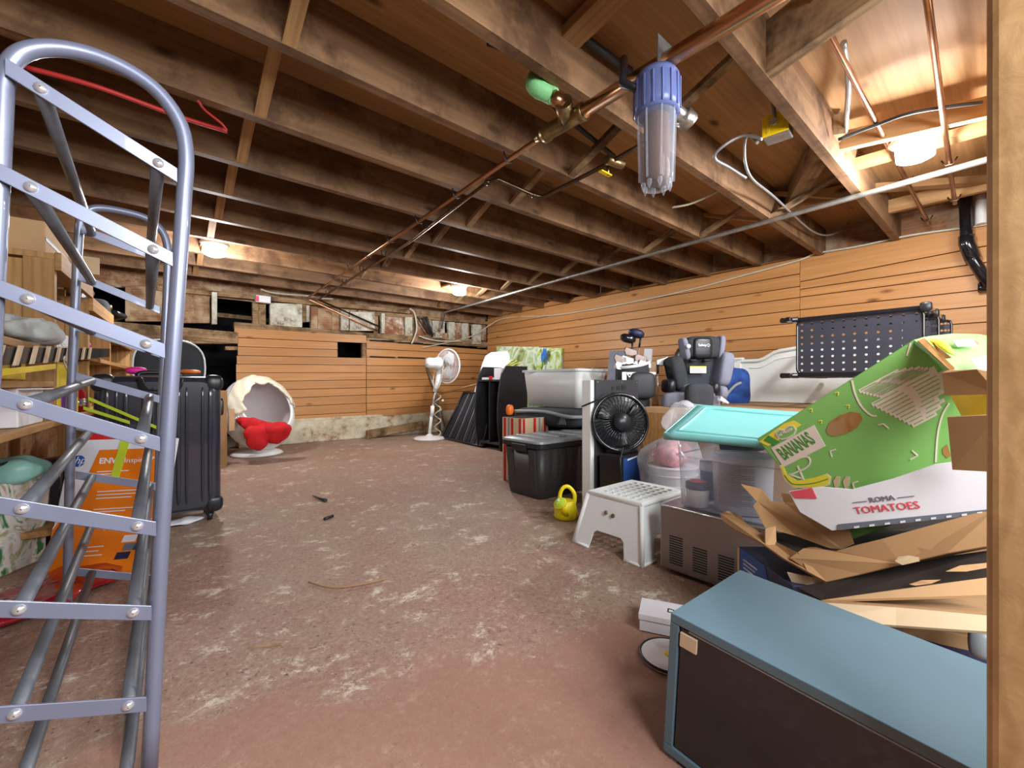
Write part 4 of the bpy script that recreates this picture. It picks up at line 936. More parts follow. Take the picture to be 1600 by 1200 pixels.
# ---- small debris on the floor
o = MB().tube([W(507, 811, z=0.008), W(520, 806, z=0.008)], 0.009, 8).build('plug', M_['black']); tag(o, 'short black plastic peg lying on the middle of the floor', 'peg')
o = MB().tube([W(489, 775, z=0.008), W(500, 779, z=0.009), W(509, 782, z=0.008)], [0.004, 0.007, 0.012], 8).build('paintbrush', M_['darkwire']); tag(o, 'small dark brush on the floor in front of the egg chair', 'brush')
o = MB().tube(smooth([W(482, 909, z=0.006), W(520, 918, z=0.006), W(570, 912, z=0.006), W(607, 903, z=0.006)], 5), 0.003, 6).build('twig', M_['carddark']); tag(o, 'thin brown twig lying on the floor in the foreground', 'twig')
o = MB().obox(W(388, 1014, z=0), W(440, 1008, z=0)-W(388, 1014, z=0), (0.0, 0.005, 0), (0, 0, 0.004)).build('wood_splinter', M_['timber']); tag(o, 'short wood splinter on the floor nearest the shoe rack', 'splinter')
# ================================================================= BACK CORNER
# ---- pedestal fan
fb_ = W(671, 686, z=0); tf = fb_.x*SN+fb_.y*CS
fan = thing('pedestal_fan', 'white pedestal fan seen from behind in the far corner', 'fan', tuple(fb_))
P = lambda x, y, dt=0: W(x, y, t=tf+dt)
MB().lathe([(0.001, 0), (0.215, 0), (0.22, 0.012), (0.19, 0.03), (0.05, 0.045), (0.03, 0.07), (0.001, 0.07)], 36, o=fb_).build('base', M_['white'], fan)
MB().tube([fb_+V((0, 0, 0.06)), P(675, 642)], 0.021, 14).build('lower_pole', M_['white'], fan)
MB().tube([P(675, 650), P(676, 634)], 0.027, 14).build('height_collar', M_['white'], fan)
MB().tube([P(676, 636), P(680, 610)], 0.012, 12).build('upper_pole', M_['chrome'], fan)
MB().tube([P(679, 612), P(684, 596), P(688, 566)], [0.03, 0.036, 0.036], 14).build('neck', M_['white'], fan)
MB().obox(P(682, 597)+V((-0.02, -0.045, 0)), (0.04, 0, 0), (0, 0.02, 0), (0.02, 0, 0.18)).build('control_panel', M_['white'], fan, bev=0.006)
axd = V((CS*0.60+SN*0.80, -SN*0.60+CS*0.80, -0.02)).normalized()
hc = P(699, 572)
mo = P(686, 556)
mo = hc - axd*0.17 + V((-0.06, 0.04, 0.03))
MB().lathe([(0.001, -0.10), (0.055, -0.095), (0.07, -0.06), (0.07, 0.04), (0.085, 0.07), (0.09, 0.11)], 28, rot_to(axd), mo).build('motor_housing', M_['white'], fan)
MB().lathe([(0.02, -0.105), (0.03, -0.102)], 14, rot_to(axd), mo).build('knob', M_['white'], fan)
Rf = rot_to(axd); RG = 0.232
MB().tube([hc + (Rf @ V((RG*math.cos(a), RG*math.sin(a), 0))) for a in [2*PI*k/60 for k in range(60)]], 0.009, 8, True).build('guard_ring', M_['white'], fan)
g = MB()
for z_, rr_ in ((0.0, 0), (0.045, 1)):
    for k in range(72):
        a = 2*PI*k/72
        g.tube([hc + (Rf @ V((0.05*math.cos(a), 0.05*math.sin(a), -0.075 if not rr_ else 0.05))), hc + (Rf @ V((0.16*math.cos(a), 0.16*math.sin(a), -0.06 if not rr_ else 0.045))), hc + (Rf @ V((RG*math.cos(a), RG*math.sin(a), 0)))], 0.0013, 3)
for q_ in (0.06, 0.11, 0.16, 0.2):
    for zz_ in (-0.068 if q_ < 0.17 else -0.03, 0.045 if q_ < 0.17 else 0.02):
        g.tube([hc + (Rf @ V((q_*math.cos(a), q_*math.sin(a), zz_))) for a in [2*PI*k/40 for k in range(40)]], 0.0015, 4, True)
g.build('guard_wires', M_['palegrey'], fan, kind='stuff')
for k in range(3):
    a = 2*PI*k/3; rings = []
    for j in range(7):
        s_ = j/6; r_ = 0.04+0.16*s_; w_ = 0.05+0.06*math.sin(PI*min(1, s_*1.2))*0.9; row = []
        for i in range(5):
            u_ = (i/4-0.5)*w_*2; ang = a + u_/max(r_, 0.06)*0.8
            row.append(hc + (Rf @ V((r_*math.cos(ang), r_*math.sin(ang), -0.02+u_*0.35))))
        rings.append(row)
    MB().loft(rings, True, False, False).build('blade', M_['milky'], fan, solid=0.002)
MB().tube(smooth([mo+V((0.0, 0, -0.05)), P(679, 575, -0.05), P(677, 600, -0.05), P(684, 607, -0.05), P(690, 590, -0.05), P(693, 560, -0.05)], 6), 0.006, 6).build('power_cord', M_['wire'], fan)
# coiled cord, sticks beside the fan
T = thing('coiled_cord', 'pale cord coiled and hanging behind the pedestal fan pole', 'cord', tuple(W(684, 680, z=0.0)))
pts = [W(684+5*math.sin(i*0.9), 615+i*2.7, t=tf+0.15+0.04*math.cos(i*0.9)) for i in range(26)]; pts[-1].z = max(pts[-1].z, 0.01)
pts = [p_ if p_.z > 0.008 else V((p_.x, p_.y, 0.008)) for p_ in pts]
MB().tube(pts, 0.009, 6).build('cord', M_['wire'], T)
MB().sq(W(692, 626, t=tf+0.1), (0.02, 0.02, 0.02), 1, 12, 8).build('plug', M_['white'], T)
a, b = W(667, 573, Y=5.86), W(681, 612, Y=5.80)
o = MB().tube([a, b, V((b.x+0.03, 5.72, 0.01))], 0.02, 8).build('aluminium_rail', M_['galv']); tag(o, 'thin grey metal rail leaning on the back wall behind the fan', 'rail')
a, b = W(686, 616, t=6.0), W(742, 601, t=5.9)
o = MB().tube([a, b, b+(b-a)*0.4], 0.014, 8).build('wooden_rod', M_['brace']); tag(o, 'pale wooden rod leaning sideways between the fan and the white board', 'rod')
a = W(696, 672, z=0.0); b = W(688, 640, t=tf+0.12)
o = MB().tube([a+V((0, 0, 0.012)), b], 0.018, 8).build('steel_strut', M_['galv']); tag(o, 'slim grey metal strut standing on the floor right of the fan', 'strut')
# ---- black slatted panel leaning
T = thing('black_slatted_panel', 'black slatted panel leaning in the corner left of the curved shelf unit', 'panel', (3.1, 4.6, 0))
A, Bq, Cq, Dq = V((3.06, 5.10, 0.0)), V((2.98, 4.05, 0.0)), V((3.30, 4.25, 0.60)), V((3.36, 5.00, 0.62))
nn = (Bq-A).cross(Dq-A).normalized()
if nn.x > 0: nn = -nn
MB().prism([A, Bq, Cq, Dq], -nn*0.03).build('sheet', M_['blackmatte'], T)
for p_, q_ in ((A, Bq), (Bq, Cq), (Cq, Dq), (Dq, A)): MB().tube([p_+nn*0.005+V((0, 0, 0.014)), q_+nn*0.005+V((0, 0, 0.014))], 0.014, 8).build('rim_bar', M_['black'], T)
for k in range(1, 16):
    s_ = k/16; a, b = A.lerp(Bq, s_), Dq.lerp(Cq, s_)
    MB().tube([a+nn*0.004+V((0, 0, 0.01)), b+nn*0.004], 0.006 if k % 3 else 0.009, 6).build('slat', M_['blackmatte' if k % 3 else 'inkgrey'], T)
# ---- white board leaning on right wall
T = thing('white_board', 'white padded board leaning on the right wall behind the black shelf unit', 'board', (3.7, 5.2, 0))
q_ = [W(722, 690, t=5.62), W(739, 617, t=5.85), W(753, 568, t=6.02), W(758, 556, t=6.05), W(767, 550, t=6.05), W(800, 548, t=5.95), W(812, 552, t=5.9), W(812, 700, t=5.3)]
q_ = [V((p_.x, p_.y, max(p_.z, 0.0))) for p_ in q_]
MB().prism(q_, V((0.05, 0.02, 0.0))).build('board', M_['palegrey'], T, bev=0.01)
# ---- paintings
for i, (x0_, x1_, yt, yb, lab, mt) in enumerate(((776, 842, 541, 575, 'pale green and white abstract painting leaning on the right wall, left of two', 'paint1'), (840, 878, 543, 577, 'painting of a blue flower in grass leaning on the right wall, right of two', 'paint2'))):
    T = thing('painting', lab, 'painting', (3.8, 4.8-0.9*i, 0.4))
    Xp = 3.72 - 0.03*i
    a, b, c, d = W(x0_-5, 640, X=Xp), W(x1_-6, 640, X=Xp), W(x1_, yt+1, X=Xp+0.10), W(x0_, yt, X=Xp+0.10)
    MB().prism([a, b, c, d], V((0.03, 0, 0))).build('canvas', M_[mt], T, bev=0.002)
    MB().prism([a+V((0.03, 0, 0)), b+V((0.03, 0, 0)), c+V((0.03, 0, 0)), d+V((0.03, 0, 0))], V((0.012, 0, 0))).build('backing_frame', M_['brace'], T)
    if i == 1:
        u0 = W(850, 556, X=Xp+0.045)
        for dx_, dz_, l_ in ((0, 0, 0.08), (0.012, -0.02, 0.07), (-0.012, 0.02, 0.07), (0.0, 0.05, 0.05)):
            MB().sq(u0+V((-0.001, dx_*2.5, dz_)), (0.006, 0.02, l_), 0.9, 10, 8).build('blue_petals', M_['logoblue'], T)
        MB().tube([u0, u0+V((-0.03, 0.02, -0.2))], 0.008, 5).build('painted_stem', M_['inkgreen'], T)
    else:
        for k in range(7):
            a0 = W(784+k*2, 572, X=Xp+0.02); MB().tube([a0, a0+V((0.08, -0.1-0.02*k, 0.14-0.012*k))], 0.006, 4).build('brush_stroke', M_['inkgreen' if k % 2 else 'banyellow'], T)
dk = MB().box(3.78, 3.3, 0.0, 4.25, 5.2, 0.42).build('low_chest', M_['blackmatte'], bev=0.004); tag(dk, 'low dark chest against the right wall carrying the two paintings', 'chest')
# ---- black curved shelf unit
su = thing('shelf_unit', 'black shelf unit with curved side panels near the far corner', 'shelf', (3.1, 3.95, 0))
def curved(Y_, x0_, x1_, zt, bulge):
    pts = [(x1_, Y_, 0), (x1_, Y_, zt)]
    for i in range(13):
        s_ = 1-i/12; pts.append((x0_ - bulge*math.sin(PI*(0.12+0.88*s_ if s_ < 1 else 1))*1.0 + 0.05*(s_ > 0.9)*(s_-0.9)*10, Y_, zt*s_))
    return pts
for Y_ in (4.13, 3.70):
    MB().prism(curved(Y_, 3.0, 3.37 if Y_ < 4 else 3.33, 0.955, 0.07), (0, 0.022, 0)).build('side_panel', M_['blackmatte'], su, bev=0.002)
for z_ in (0.06, 0.78): MB().box(2.98, 3.722, z_, 3.33, 4.13, z_+0.02).build('shelf_board', M_['blackmatte'], su)
MB().box(2.99, 3.93, 0.08, 3.33, 3.945, 0.78).build('divider', M_['blackmatte'], su)
MB().box(3.31, 3.72, 0.06, 3.33, 4.13, 0.8).build('back_panel', M_['blackmatte'], su)
T = thing('white_carton', 'small white carton on the upper shelf of the black curved unit', 'box', (3.05, 3.80, 0.8))
MB().box(3.0, 3.73, 0.80, 3.1, 3.86, 0.93).build('carton', M_['paper'], T, bev=0.002)
T = thing('white_packet', 'flat white packet with red end on the upper shelf of the black curved unit', 'packet', (3.02, 3.95, 0.8))
MB().box(2.96, 3.89, 0.80, 3.06, 4.04, 0.825).build('packet', M_['paper'], T, bev=0.002); MB().box(2.955, 3.885, 0.801, 3.0, 3.90, 0.84).build('red_end', M_['red'], T, bev=0.004)

# ================================================================= MIDDLE RIGHT
# ---- black tote
bt = thing('storage_tote', 'large dark plastic storage tote with grey lid on the floor', 'tote', (2.2, 2.13, 0))
x0, x1, y0, y1, zt = 1.885, 2.62, 1.95, 2.33, 0.365
def taper(x0, x1, y0, y1, z0, z1, ins, r, mb, n=4):
    rings = []
    for z, i_ in ((z0, ins), (z0+0.01, ins-0.006), (z1, 0.0)):
        rings.append([V((x, y, z)) for x, y in rrect(x0+i_, y0+i_, x1-i_, y1-i_, r, n)])
    return mb.loft(rings, True)
tb_ = taper(x0, x1, y0, y1, 0.0, zt, 0.03, 0.05, MB()).build('tub', M_['darktote'], bt)
for k in range(8):
    x = x0+0.09+k*0.075
    MB().obox((x, y0+0.026, 0.03), (0.03, 0, 0), (0, 0.02, 0), (0, -0.029, 0.29)).build('rib', M_['darktote'], tb_, bev=0.004)
for k, yy_ in enumerate((y0+0.05, y1-0.11)):
    MB().obox((x0+0.02, yy_, 0.03), (0, 0.06, 0), (0.02, 0, 0), (-0.026, 0, 0.29)).build('rib', M_['darktote'], tb_, bev=0.004)
MB().loft([[V((x, y, z)) for x, y in rrect(x0-e, y0-e, x1+e, y1+e, 0.055, 4)] for z, e in ((zt-0.035, 0.004), (zt-0.03, 0.016), (zt, 0.016))], False).build('rim', M_['black'], bt)
MB().loft([[V((x, y, z)) for x, y in rrect(x0-e, y0-e, x1+e, y1+e, 0.055, 4)] for z, e in ((zt, 0.012), (zt+0.014, 0.010), (zt+0.024, -0.02))], False).build('lid', M_['greylid'], bt)
for k in range(4): MB().box(x0+0.08+k*0.15, y0+0.05, zt+0.02, x0+0.16+k*0.15, y1-0.05, zt+0.032).build('lid_rib', M_['greylid'], bt, bev=0.006)
MB().box(x0-0.02, y0+0.12, zt-0.06, x0, y1-0.12, zt-0.01).build('handle', M_['black'], bt, bev=0.006)
# ---- striped carton, bag, clear tub
T = thing('striped_box', 'open beige carton with red and brown stripes behind the dark tote', 'box', (2.2, 2.5, 0))
MB().box(2.12, 2.39, 0, 2.40, 2.62, 0.49).build('carton', M_['cardlight'], T, bev=0.002)
MB().box(2.13, 2.40, 0.4905, 2.39, 2.61, 0.492).build('inside_shade_sheet', M_['backing'], T)  # dark sheet on the closed top, painted shade for an open inside
for k, (w_, mt) in enumerate(((0.022, 'red'), (0.0, ''), (0.025, 'red'), (0.018, 'greyfab'), (0.025, 'red'))):
    if not mt: continue
    MB().box(2.13+k*0.055, 2.388, 0.0, 2.13+k*0.055+w_, 2.39, 0.488).build('stripe', M_[mt], T)
    MB().box(2.118, 2.40+k*0.044, 0.0, 2.12, 2.40+k*0.044+w_, 0.488).build('stripe', M_[mt], T)
o = taper(2.42, 3.02, 2.36, 2.95, 0, 0.40, 0.02, 0.03, MB()).build('dark_crate', M_['black']); tag(o, 'dark crate behind the tote under the black folded bag', 'crate')
T = thing('black_bag', 'black folded nylon bag with orange buckle under the frosted tub', 'bag', (2.7, 2.6, 0.4))
MB().sq((2.68, 2.50, 0.475), (0.32, 0.36, 0.075), 0.5, 40, 14, fn=lambda q: q*(1+0.02*math.sin(30*q.x)+0.03*math.sin(26*q.y+9*q.z))).build('bag_body', M_['charcoal'], T)
MB().tube(smooth([(2.36, 2.75, 0.52), (2.37, 2.4, 0.53), (2.42, 2.16, 0.50), (2.8, 2.14, 0.5)], 6), 0.014, 8).build('piping', M_['greylid'], T)
MB().sq((2.33, 2.78, 0.53), (0.03, 0.03, 0.045), 0.7, 14, 8).build('buckle', M_['orangep'], T)
for k in range(9): MB().tube([(2.368+0.004*k, 2.32-0.012*k, 0.50), (2.372+0.004*k, 2.305-0.012*k, 0.44)], 0.004, 5).build('lacing', M_['greylid'], T)
T = thing('frosted_tub', 'frosted clear plastic storage tub stacked on the black bag', 'tub', (2.8, 2.56, 0.55))
tx0, tx1, ty0, ty1 = 2.60, 2.98, 2.255, 2.92
def opentub(T, x0, x1, y0, y1, z0, z1, ins, mat, r=0.04):
    m = MB()
    rings = [[V((x, y, z)) for x, y in rrect(x0+i_, y0+i_, x1-i_, y1-i_, r, 4)] for z, i_ in ((z0, ins), (z1, 0.0))]
    m.loft(rings, True, False); m.f.append(list(range(len(m.v)//2))[::-1]); m.sm.append(False)
    m.build('tub', M_[mat], T, solid=0.003)
    MB().loft([[V((x, y, z)) for x, y in rrect(x0-e, y0-e, x1+e, y1+e, r+0.01, 4)] for z, e in ((z1-0.02, 0.012), (z1-0.018, 0.016), (z1, 0.016))], False, False).build('rim', M_[mat], T, solid=0.003)
opentub(T, tx0, tx1, ty0, ty1, 0.555, 0.875, 0.03, 'milky')
MB().obox((2.66, 2.45, 0.58), (0.25, -0.12, 0.33), (0.02, 0.03, 0), (0.0, 0.03, -0.02)).build('packing_strip', M_['cardlight'], T)
MB().box(2.64, 2.32, 0.565, 2.88, 2.5, 0.72).build('inner_carton', M_['cardlight'], T)
MB().box(2.66, 2.6, 0.565, 2.9, 2.8, 0.70).build('inner_papers', M_['paper'], T)
# ---- white edged black panel + fan + black box
T = thing('panel_heater', 'tall black panel with white edges standing right of the dark tote', 'panel', (2.12, 1.6, 0))
MB().box(1.925, 1.575, 0.0, 2.385, 1.64, 0.772).build('white_casing', M_['white'], T, bev=0.004)
MB().box(1.955, 1.560, 0.0, 2.38, 1.577, 0.775).build('black_face', M_['blackmatte'], T, bev=0.003)
for k in range(3): MB().box(2.10+0.05*k, 1.557, 0.715, 2.125+0.06*k, 1.561, 0.735+0.004*k).build('slot', M_['inkblack'], T)
for x in (1.97, 2.2, 2.365): MB().lathe([(0.004, 0), (0.003, 0.002), (0.001, 0.0025)], 10, rot_to((0, -1, 0)), (x, 1.560, 0.76)).build('screw', M_['chrome'], T)
T = thing('black_box', 'black box with blue end on the floor below the black fan', 'box', (2.05, 1.46, 0))
MB().box(1.95, 1.375, 0, 2.20, 1.53, 0.355).build('carton', M_['black'], T, bev=0.003)
MB().box(1.955, 1.3735, 0.0, 2.19, 1.375, 0.345).build('blue_panel', M_['blue'], T)
MB().obox((1.99, 1.3725, 0.33), (0.1, 0, 0.012), (0, 0.001, 0), (0, 0, 0.008)).build('torn_label', M_['paper'], T)
bf = thing('box_fan', 'glossy black round desk fan standing against the black panel', 'fan', (2.07, 1.46, 0.357))
fd = V((-0.55, -0.83, 0.12)).normalized(); Rb = rot_to(fd); fc_ = V((2.065, 1.475, 0.53))
MB().lathe([(0.001, -0.055), (0.09, -0.055), (0.158, -0.03), (0.165, 0.0), (0.158, 0.012), (0.15, 0.0)], 40, Rb, fc_).build('housing', M_['blackgloss'], bf)
MB().tube([fc_ + (Rb @ V((0.162*math.cos(a), 0.162*math.sin(a), 0.01))) for a in [2*PI*k/50 for k in range(50)]], 0.009, 8, True).build('guard_ring', M_['blackgloss'], bf)
for k in range(40):
    a = 2*PI*k/40
    MB().tube([fc_ + (Rb @ V((0.05*math.cos(a), 0.05*math.sin(a), 0.035))), fc_ + (Rb @ V((0.12*math.cos(a+0.1), 0.12*math.sin(a+0.1), 0.03))), fc_ + (Rb @ V((0.16*math.cos(a+0.2), 0.16*math.sin(a+0.2), 0.012)))], 0.0022, 4).build('grille_spoke', M_['blackgloss'], bf)
MB().lathe([(0.052, 0.028), (0.05, 0.042), (0.001, 0.046)], 28, Rb, fc_).build('hub_cap', M_['black'], bf)
for k in range(3):
    a = 2*PI*k/3+0.4; r_ = [[fc_ + (Rb @ V((q*math.cos(a+u), q*math.sin(a+u), 0.0+u*0.04))) for u in (-0.5, -0.2, 0.1, 0.45)] for q in (0.03, 0.08, 0.13, 0.145)]
    MB().loft(r_, True, False, False).build('blade', M_['black'], bf, solid=0.003)
MB().box(fc_.x-0.06, 1.42, 0.357, fc_.x+0.1, 1.53, 0.375).build('foot', M_['black'], bf, bev=0.004)
MB().tube(smooth([(1.90, 1.62, 0.62), (1.93, 1.53, 0.66), (2.0, 1.50, 0.70), (2.1, 1.50, 0.69), (2.2, 1.5, 0.66)], 6), 0.005, 6).build('power_cord', M_['black'], bf)
MB().tube(smooth([(1.99, 1.40, 0.40), (1.935, 1.38, 0.33), (1.93, 1.36, 0.2), (1.98, 1.35, 0.05), (2.0, 1.34, 0.006)], 6), 0.005, 6).build('power_cord', M_['black'], bf)
# ---- watering can
wc_ = thing('watering_can', 'small yellow toy watering can with green rose on the floor', 'watering can', (1.76, 1.63, 0))
wo = V((1.775, 1.63, 0))
MB().lathe([(0.001, 0), (0.058, 0.0), (0.066, 0.012), (0.062, 0.06), (0.05, 0.095), (0.046, 0.10)], 28, o=wo).build('body', M_['yellow'], wc_)
vl = V((-CS, SN, 0)); vc = V((-SN, -CS, 0))       # left and toward the viewer
sp = wo + vc*0.045 + V((0, 0, 0.03)); tip = wo + vl*0.035 + vc*0.085 + V((0, 0, 0.095))
MB().tube([sp, tip], [0.02, 0.014], 14).build('spout', M_['yellow'], wc_)
dd = (tip-sp).normalized()
MB().lathe([(0.014, -0.012), (0.036, 0.012), (0.037, 0.018), (0.036, 0.02), (0.001, 0.021)], 24, rot_to(dd), tip).build('spout_collar', M_['yellow'], wc_)
MB().lathe([(0.031, 0.0), (0.030, 0.004), (0.001, 0.007)], 24, rot_to(dd), tip+dd*0.021).build('rose', M_['ltgreen'], wc_)
MB().tube(smooth([wo-vl*0.045+vc*-0.0+V((0, 0, 0.07)), wo-vl*0.05+V((0, 0, 0.13)), wo-vl*0.02+V((0, 0, 0.172)), wo+vl*0.01+V((0, 0, 0.172)), wo+vl*0.03+V((0, 0, 0.14)), wo+vl*0.035+V((0, 0, 0.085))], 6), 0.011, 10).build('handle', M_['yellow'], wc_)
# ---- step stool
st = thing('step_stool', 'white plastic step stool with holes in its top', 'stool', (1.73, 1.17, 0))
sx0, sx1, sy0, sy1, SHh = 1.53, 1.95, 0.985, 1.355, 0.25
def sring(z, k=0):
    t_ = z/SHh; i_ = 0.055*t_; j_ = 0.035*t_
    return (sx0+j_, sx1-j_, sy0+0.02*t_, sy1-i_)
th = 0.006
def sface(name, P0, P1, Q0, Q1, leg, arch):
    """tapered side with an arched cut-out: P bottom corners, Q top corners"""
    def pt(u, v):
        a = P0.lerp(P1, u); b = Q0.lerp(Q1, u); return a.lerp(b, v)
    pts = [pt(0, 0), pt(leg*0.9, 0), pt(leg*1.0, arch*0.85), pt(leg*1.15, arch), pt(1-leg*1.15, arch), pt(1-leg*1.0, arch*0.85), pt(1-leg*0.9, 0), pt(1, 0), pt(1, 1), pt(0, 1)]
    n_ = (P1-P0).cross(Q0-P0).normalized(); c_ = V(((sx0+sx1)/2, (sy0+sy1)/2, 0.12))
    if n_.dot(c_-P0) < 0: n_ = -n_
    return MB().prism(pts, n_*th).build(name, M_['stoolwhite'], st, bev=0.003)
b0, b1, b2, b3 = V((sx0, sy0, 0)), V((sx1, sy0, 0)), V((sx1, sy1, 0)), V((sx0, sy1, 0))
tx = (sx0+0.035, sx1-0.035, sy0+0.025, sy1-0.06)
t0, t1, t2, t3 = V((tx[0], tx[2], SHh-0.012)), V((tx[1], tx[2], SHh-0.012)), V((tx[1], tx[3], SHh-0.012)), V((tx[0], tx[3], SHh-0.012))
sface('side_panel', b0, b3, t0, t3, 0.27, 0.36); sface('side_panel', b1, b2, t1, t2, 0.27, 0.36)
sface('side_panel', b0, b1, t0, t1, 0.24, 0.42); sface('side_panel', b3, b2, t3, t2, 0.24, 0.42)
for P0, P1 in ((b0, b3), (b1, b2), (b0, b1), (b3, b2)):
    for u0, u1 in ((0, 0.24), (0.76, 1)):
        MB().tube([P0.lerp(P1, u0)+V((0, 0, 0.005)), P0.lerp(P1, u1)+V((0, 0, 0.005))], 0.006, 8).build('foot_lip', M_['stoolwhite'], st)
for p_, q_ in ((b0, t0), (b1, t1), (b2, t2), (b3, t3)): MB().tube([p_+V((0, 0, 0.004)), q_], 0.009, 10).build('corner_edge', M_['stoolwhite'], st)
# top deck with real holes, built as a grid of bars
top = MB(); nx, ny = 7, 6; X0, X1, Y0_, Y1_ = tx; m_ = 0.03
def hole_tile(mb, xa, xb, ya, yb, z, r, hx=1.0):
    c_ = V(((xa+xb)/2, (ya+yb)/2, z)); k = 16; out = []; inn = []
    for i in range(k):
        a = 2*PI*i/k; ca, sa = math.cos(a), math.sin(a); s_ = 1/max(abs(ca), abs(sa))
        out.append(c_+V((ca*s_*(xb-xa)/2, sa*s_*(yb-ya)/2, 0))); inn.append(c_+V((ca*r*hx, sa*r, 0)))
    n_ = len(mb.v); dn = V((0, 0, -0.008))
    mb.add(out+inn+[p+dn for p in inn], [(i, (i+1) % k, k+(i+1) % k, k+i) for i in range(k)] + [(k+i, k+(i+1) % k, 2*k+(i+1) % k, 2*k+i) for i in range(k)])
for i in range(nx):
    for j in range(ny):
        xa = X0+m_+(X1-X0-2*m_)*i/nx; xb = X0+m_+(X1-X0-2*m_)*(i+1)/nx; ya = Y0_+m_+(Y1_-Y0_-2*m_)*j/ny; yb = Y0_+m_+(Y1_-Y0_-2*m_)*(j+1)/ny
        hole_tile(top, xa, xb, ya, yb, SHh, 0.0150, 1.3)
top.build('perforated_top', M_['stoolwhite'], st)
ed = MB(); r_ = 0.012
for (xa, xb, ya, yb) in ((X0, X0+m_, Y0_, Y1_), (X1-m_, X1, Y0_, Y1_), (X0+m_, X1-m_, Y0_, Y0_+m_), (X0+m_, X1-m_, Y1_-m_, Y1_)): ed.box(xa, ya, SHh-0.016, xb, yb, SHh)
ed.build('top_edge', M_['stoolwhite'], st)
MB().tube([V((X0+0.004, Y0_+0.004, SHh-0.009)), V((X1-0.004, Y0_+0.004, SHh-0.009)), V((X1-0.004, Y1_-0.004, SHh-0.009)), V((X0+0.004, Y1_-0.004, SHh-0.009))], 0.012, 10, True).build('rounded_edge', M_['stoolwhite'], st)
for px_ in (947, 958):
    c_ = W(px_, 801+(px_-947)*0.45, X=1.548+0.0)
    MB().lathe([(0.0095, 0), (0.0095, 0.0015), (0.001, 0.0016)], 18, rot_to((-1, 0, 0.14)), c_+V((0.0, 0, 0))).build('grip_hole', M_['timber'], st)
# ---- bucket in a clear bag
T = thing('bagged_bucket', 'white bucket and pink packets inside a clear plastic bag behind the stool', 'bag', (2.14, 1.2, 0))
bc = V((2.15, 1.20, 0))
MB().lathe([(0.001, 0), (0.11, 0), (0.125, 0.30), (0.13, 0.31), (0.12, 0.315), (0.001, 0.30)], 28, o=bc).build('bucket', M_['buckettext'], T)
for z_ in (0.22, 0.27, 0.31): MB().tube([bc+V((0.127*math.cos(a), 0.127*math.sin(a), z_)) for a in [2*PI*k/30 for k in range(30)]], 0.005, 6, True).build('bucket_ring', M_['white'], T)
MB().sq(bc+V((0, 0, 0.38)), (0.09, 0.09, 0.07), 0.8, 24, 12, fn=lambda q: q*(1+0.12*math.sin(50*q.x+30*q.z))).build('pink_packets', M_['pinkstuff'], T)
cr = lambda q: q*(1+0.05*math.sin(26*q.z+12*q.x)+0.06*math.sin(34*q.y+8*q.x)*math.cos(19*q.z))
MB().sq(bc+V((0, 0, 0.235)), (0.165, 0.165, 0.235), 0.75, 44, 26, fn=cr).build('bag_film', M_['bag'], T)
MB().sq(bc+V((0.05, -0.04, 0.54)), (0.10, 0.09, 0.12), 0.9, 36, 18, M=Matrix.Rotation(0.35, 4, 'Y'), fn=lambda q: q*(1+0.14*math.sin(60*q.x)+0.12*math.sin(50*q.z+40*q.y))).build('bag_neck', M_['bag'], T)
# ================================================================= RIGHT SIDE
# ---- large brown crate carrying the seat and headboard
T = thing('large_crate', 'large brown cardboard crate along the right wall under the car seat', 'crate', (3.4, 1.0, 0))
cx0, cx1, cy0, cy1, cz = 2.56, 4.32, -0.36, 1.69, 0.59
MB().box(cx0, cy0, 0, cx1, cy1, cz).build('crate_body', M_['carddark'], T, bev=0.004)
MB().box(cx0-0.004, cy0-0.01, cz-0.03, cx0+0.02, cy1+0.01, cz+0.004).build('top_edge', M_['card'], T)
MB().prism([(cx0-0.006, 1.70, cz-0.03), (cx0-0.006, 1.42, cz-0.03), (cx0-0.03, 1.45, cz-0.24), (cx0-0.03, 1.62, cz-0.26)], (0.006, 0, 0)).build('hanging_flap', M_['kraft'], T)
# ---- golf bag and clubs
gx_, gy_ = 2.86, 1.93
gb = thing('golf_bag', 'black and white golf bag holding clubs against the right wall', 'golf bag', (gx_, gy_, 0))
tg = gx_*SN + gy_*CS
G = lambda x, y, dt=0: W(x, y, t=tg+dt)
MB().loft([[V((gx_+r_*math.cos(a)*1.0, gy_+r_*math.sin(a), z)) for a in [2*PI*k/24 for k in range(24)]] for z, r_ in ((0, .12), (0.1, .135), (0.5, .13), (0.75, .13), (0.86, .128), (0.90, .125))]).build('bag_body', M_['charcoal'], gb)
MB().tube([V((gx_+0.125*math.cos(a), gy_+0.125*math.sin(a), 0.905+0.03*math.cos(a))) for a in [2*PI*k/30 for k in range(30)]], 0.013, 8, True).build('top_rim', M_['white'], gb)
MB().lathe([(0.12, 0.88), (0.001, 0.885)], 24, o=(gx_, gy_, 0), caps=False).build('mouth', M_['black'], gb)
vT = V((-SN, -CS, 0)); vR = V((CS, -SN, 0)); bc_ = V((gx_, gy_, 0))
MB().sq(bc_+vT*0.14+vR*0.03+V((0, 0, 0.74)), (0.10, 0.05, 0.10), 0.5, 20, 10, M=Matrix.Rotation(math.atan2(vR.y, vR.x), 4, 'Z')).build('pocket', M_['blackmatte'], gb)
MB().obox(bc_+vT*0.15-vR*0.12+V((0, 0, 0.56)), vR*0.035, V((0, 0, 0.28)), vT*0.01).build('white_trim', M_['white'], gb, bev=0.004)
MB().obox(bc_+vT*0.155-vR*0.09+V((0, 0, 0.82)), vR*0.22, V((0, 0, 0.018)), vT*0.01).build('white_trim', M_['white'], gb, bev=0.003)
q_ = bc_+vT*0.165-vR*0.07+V((0, 0, 0.80))
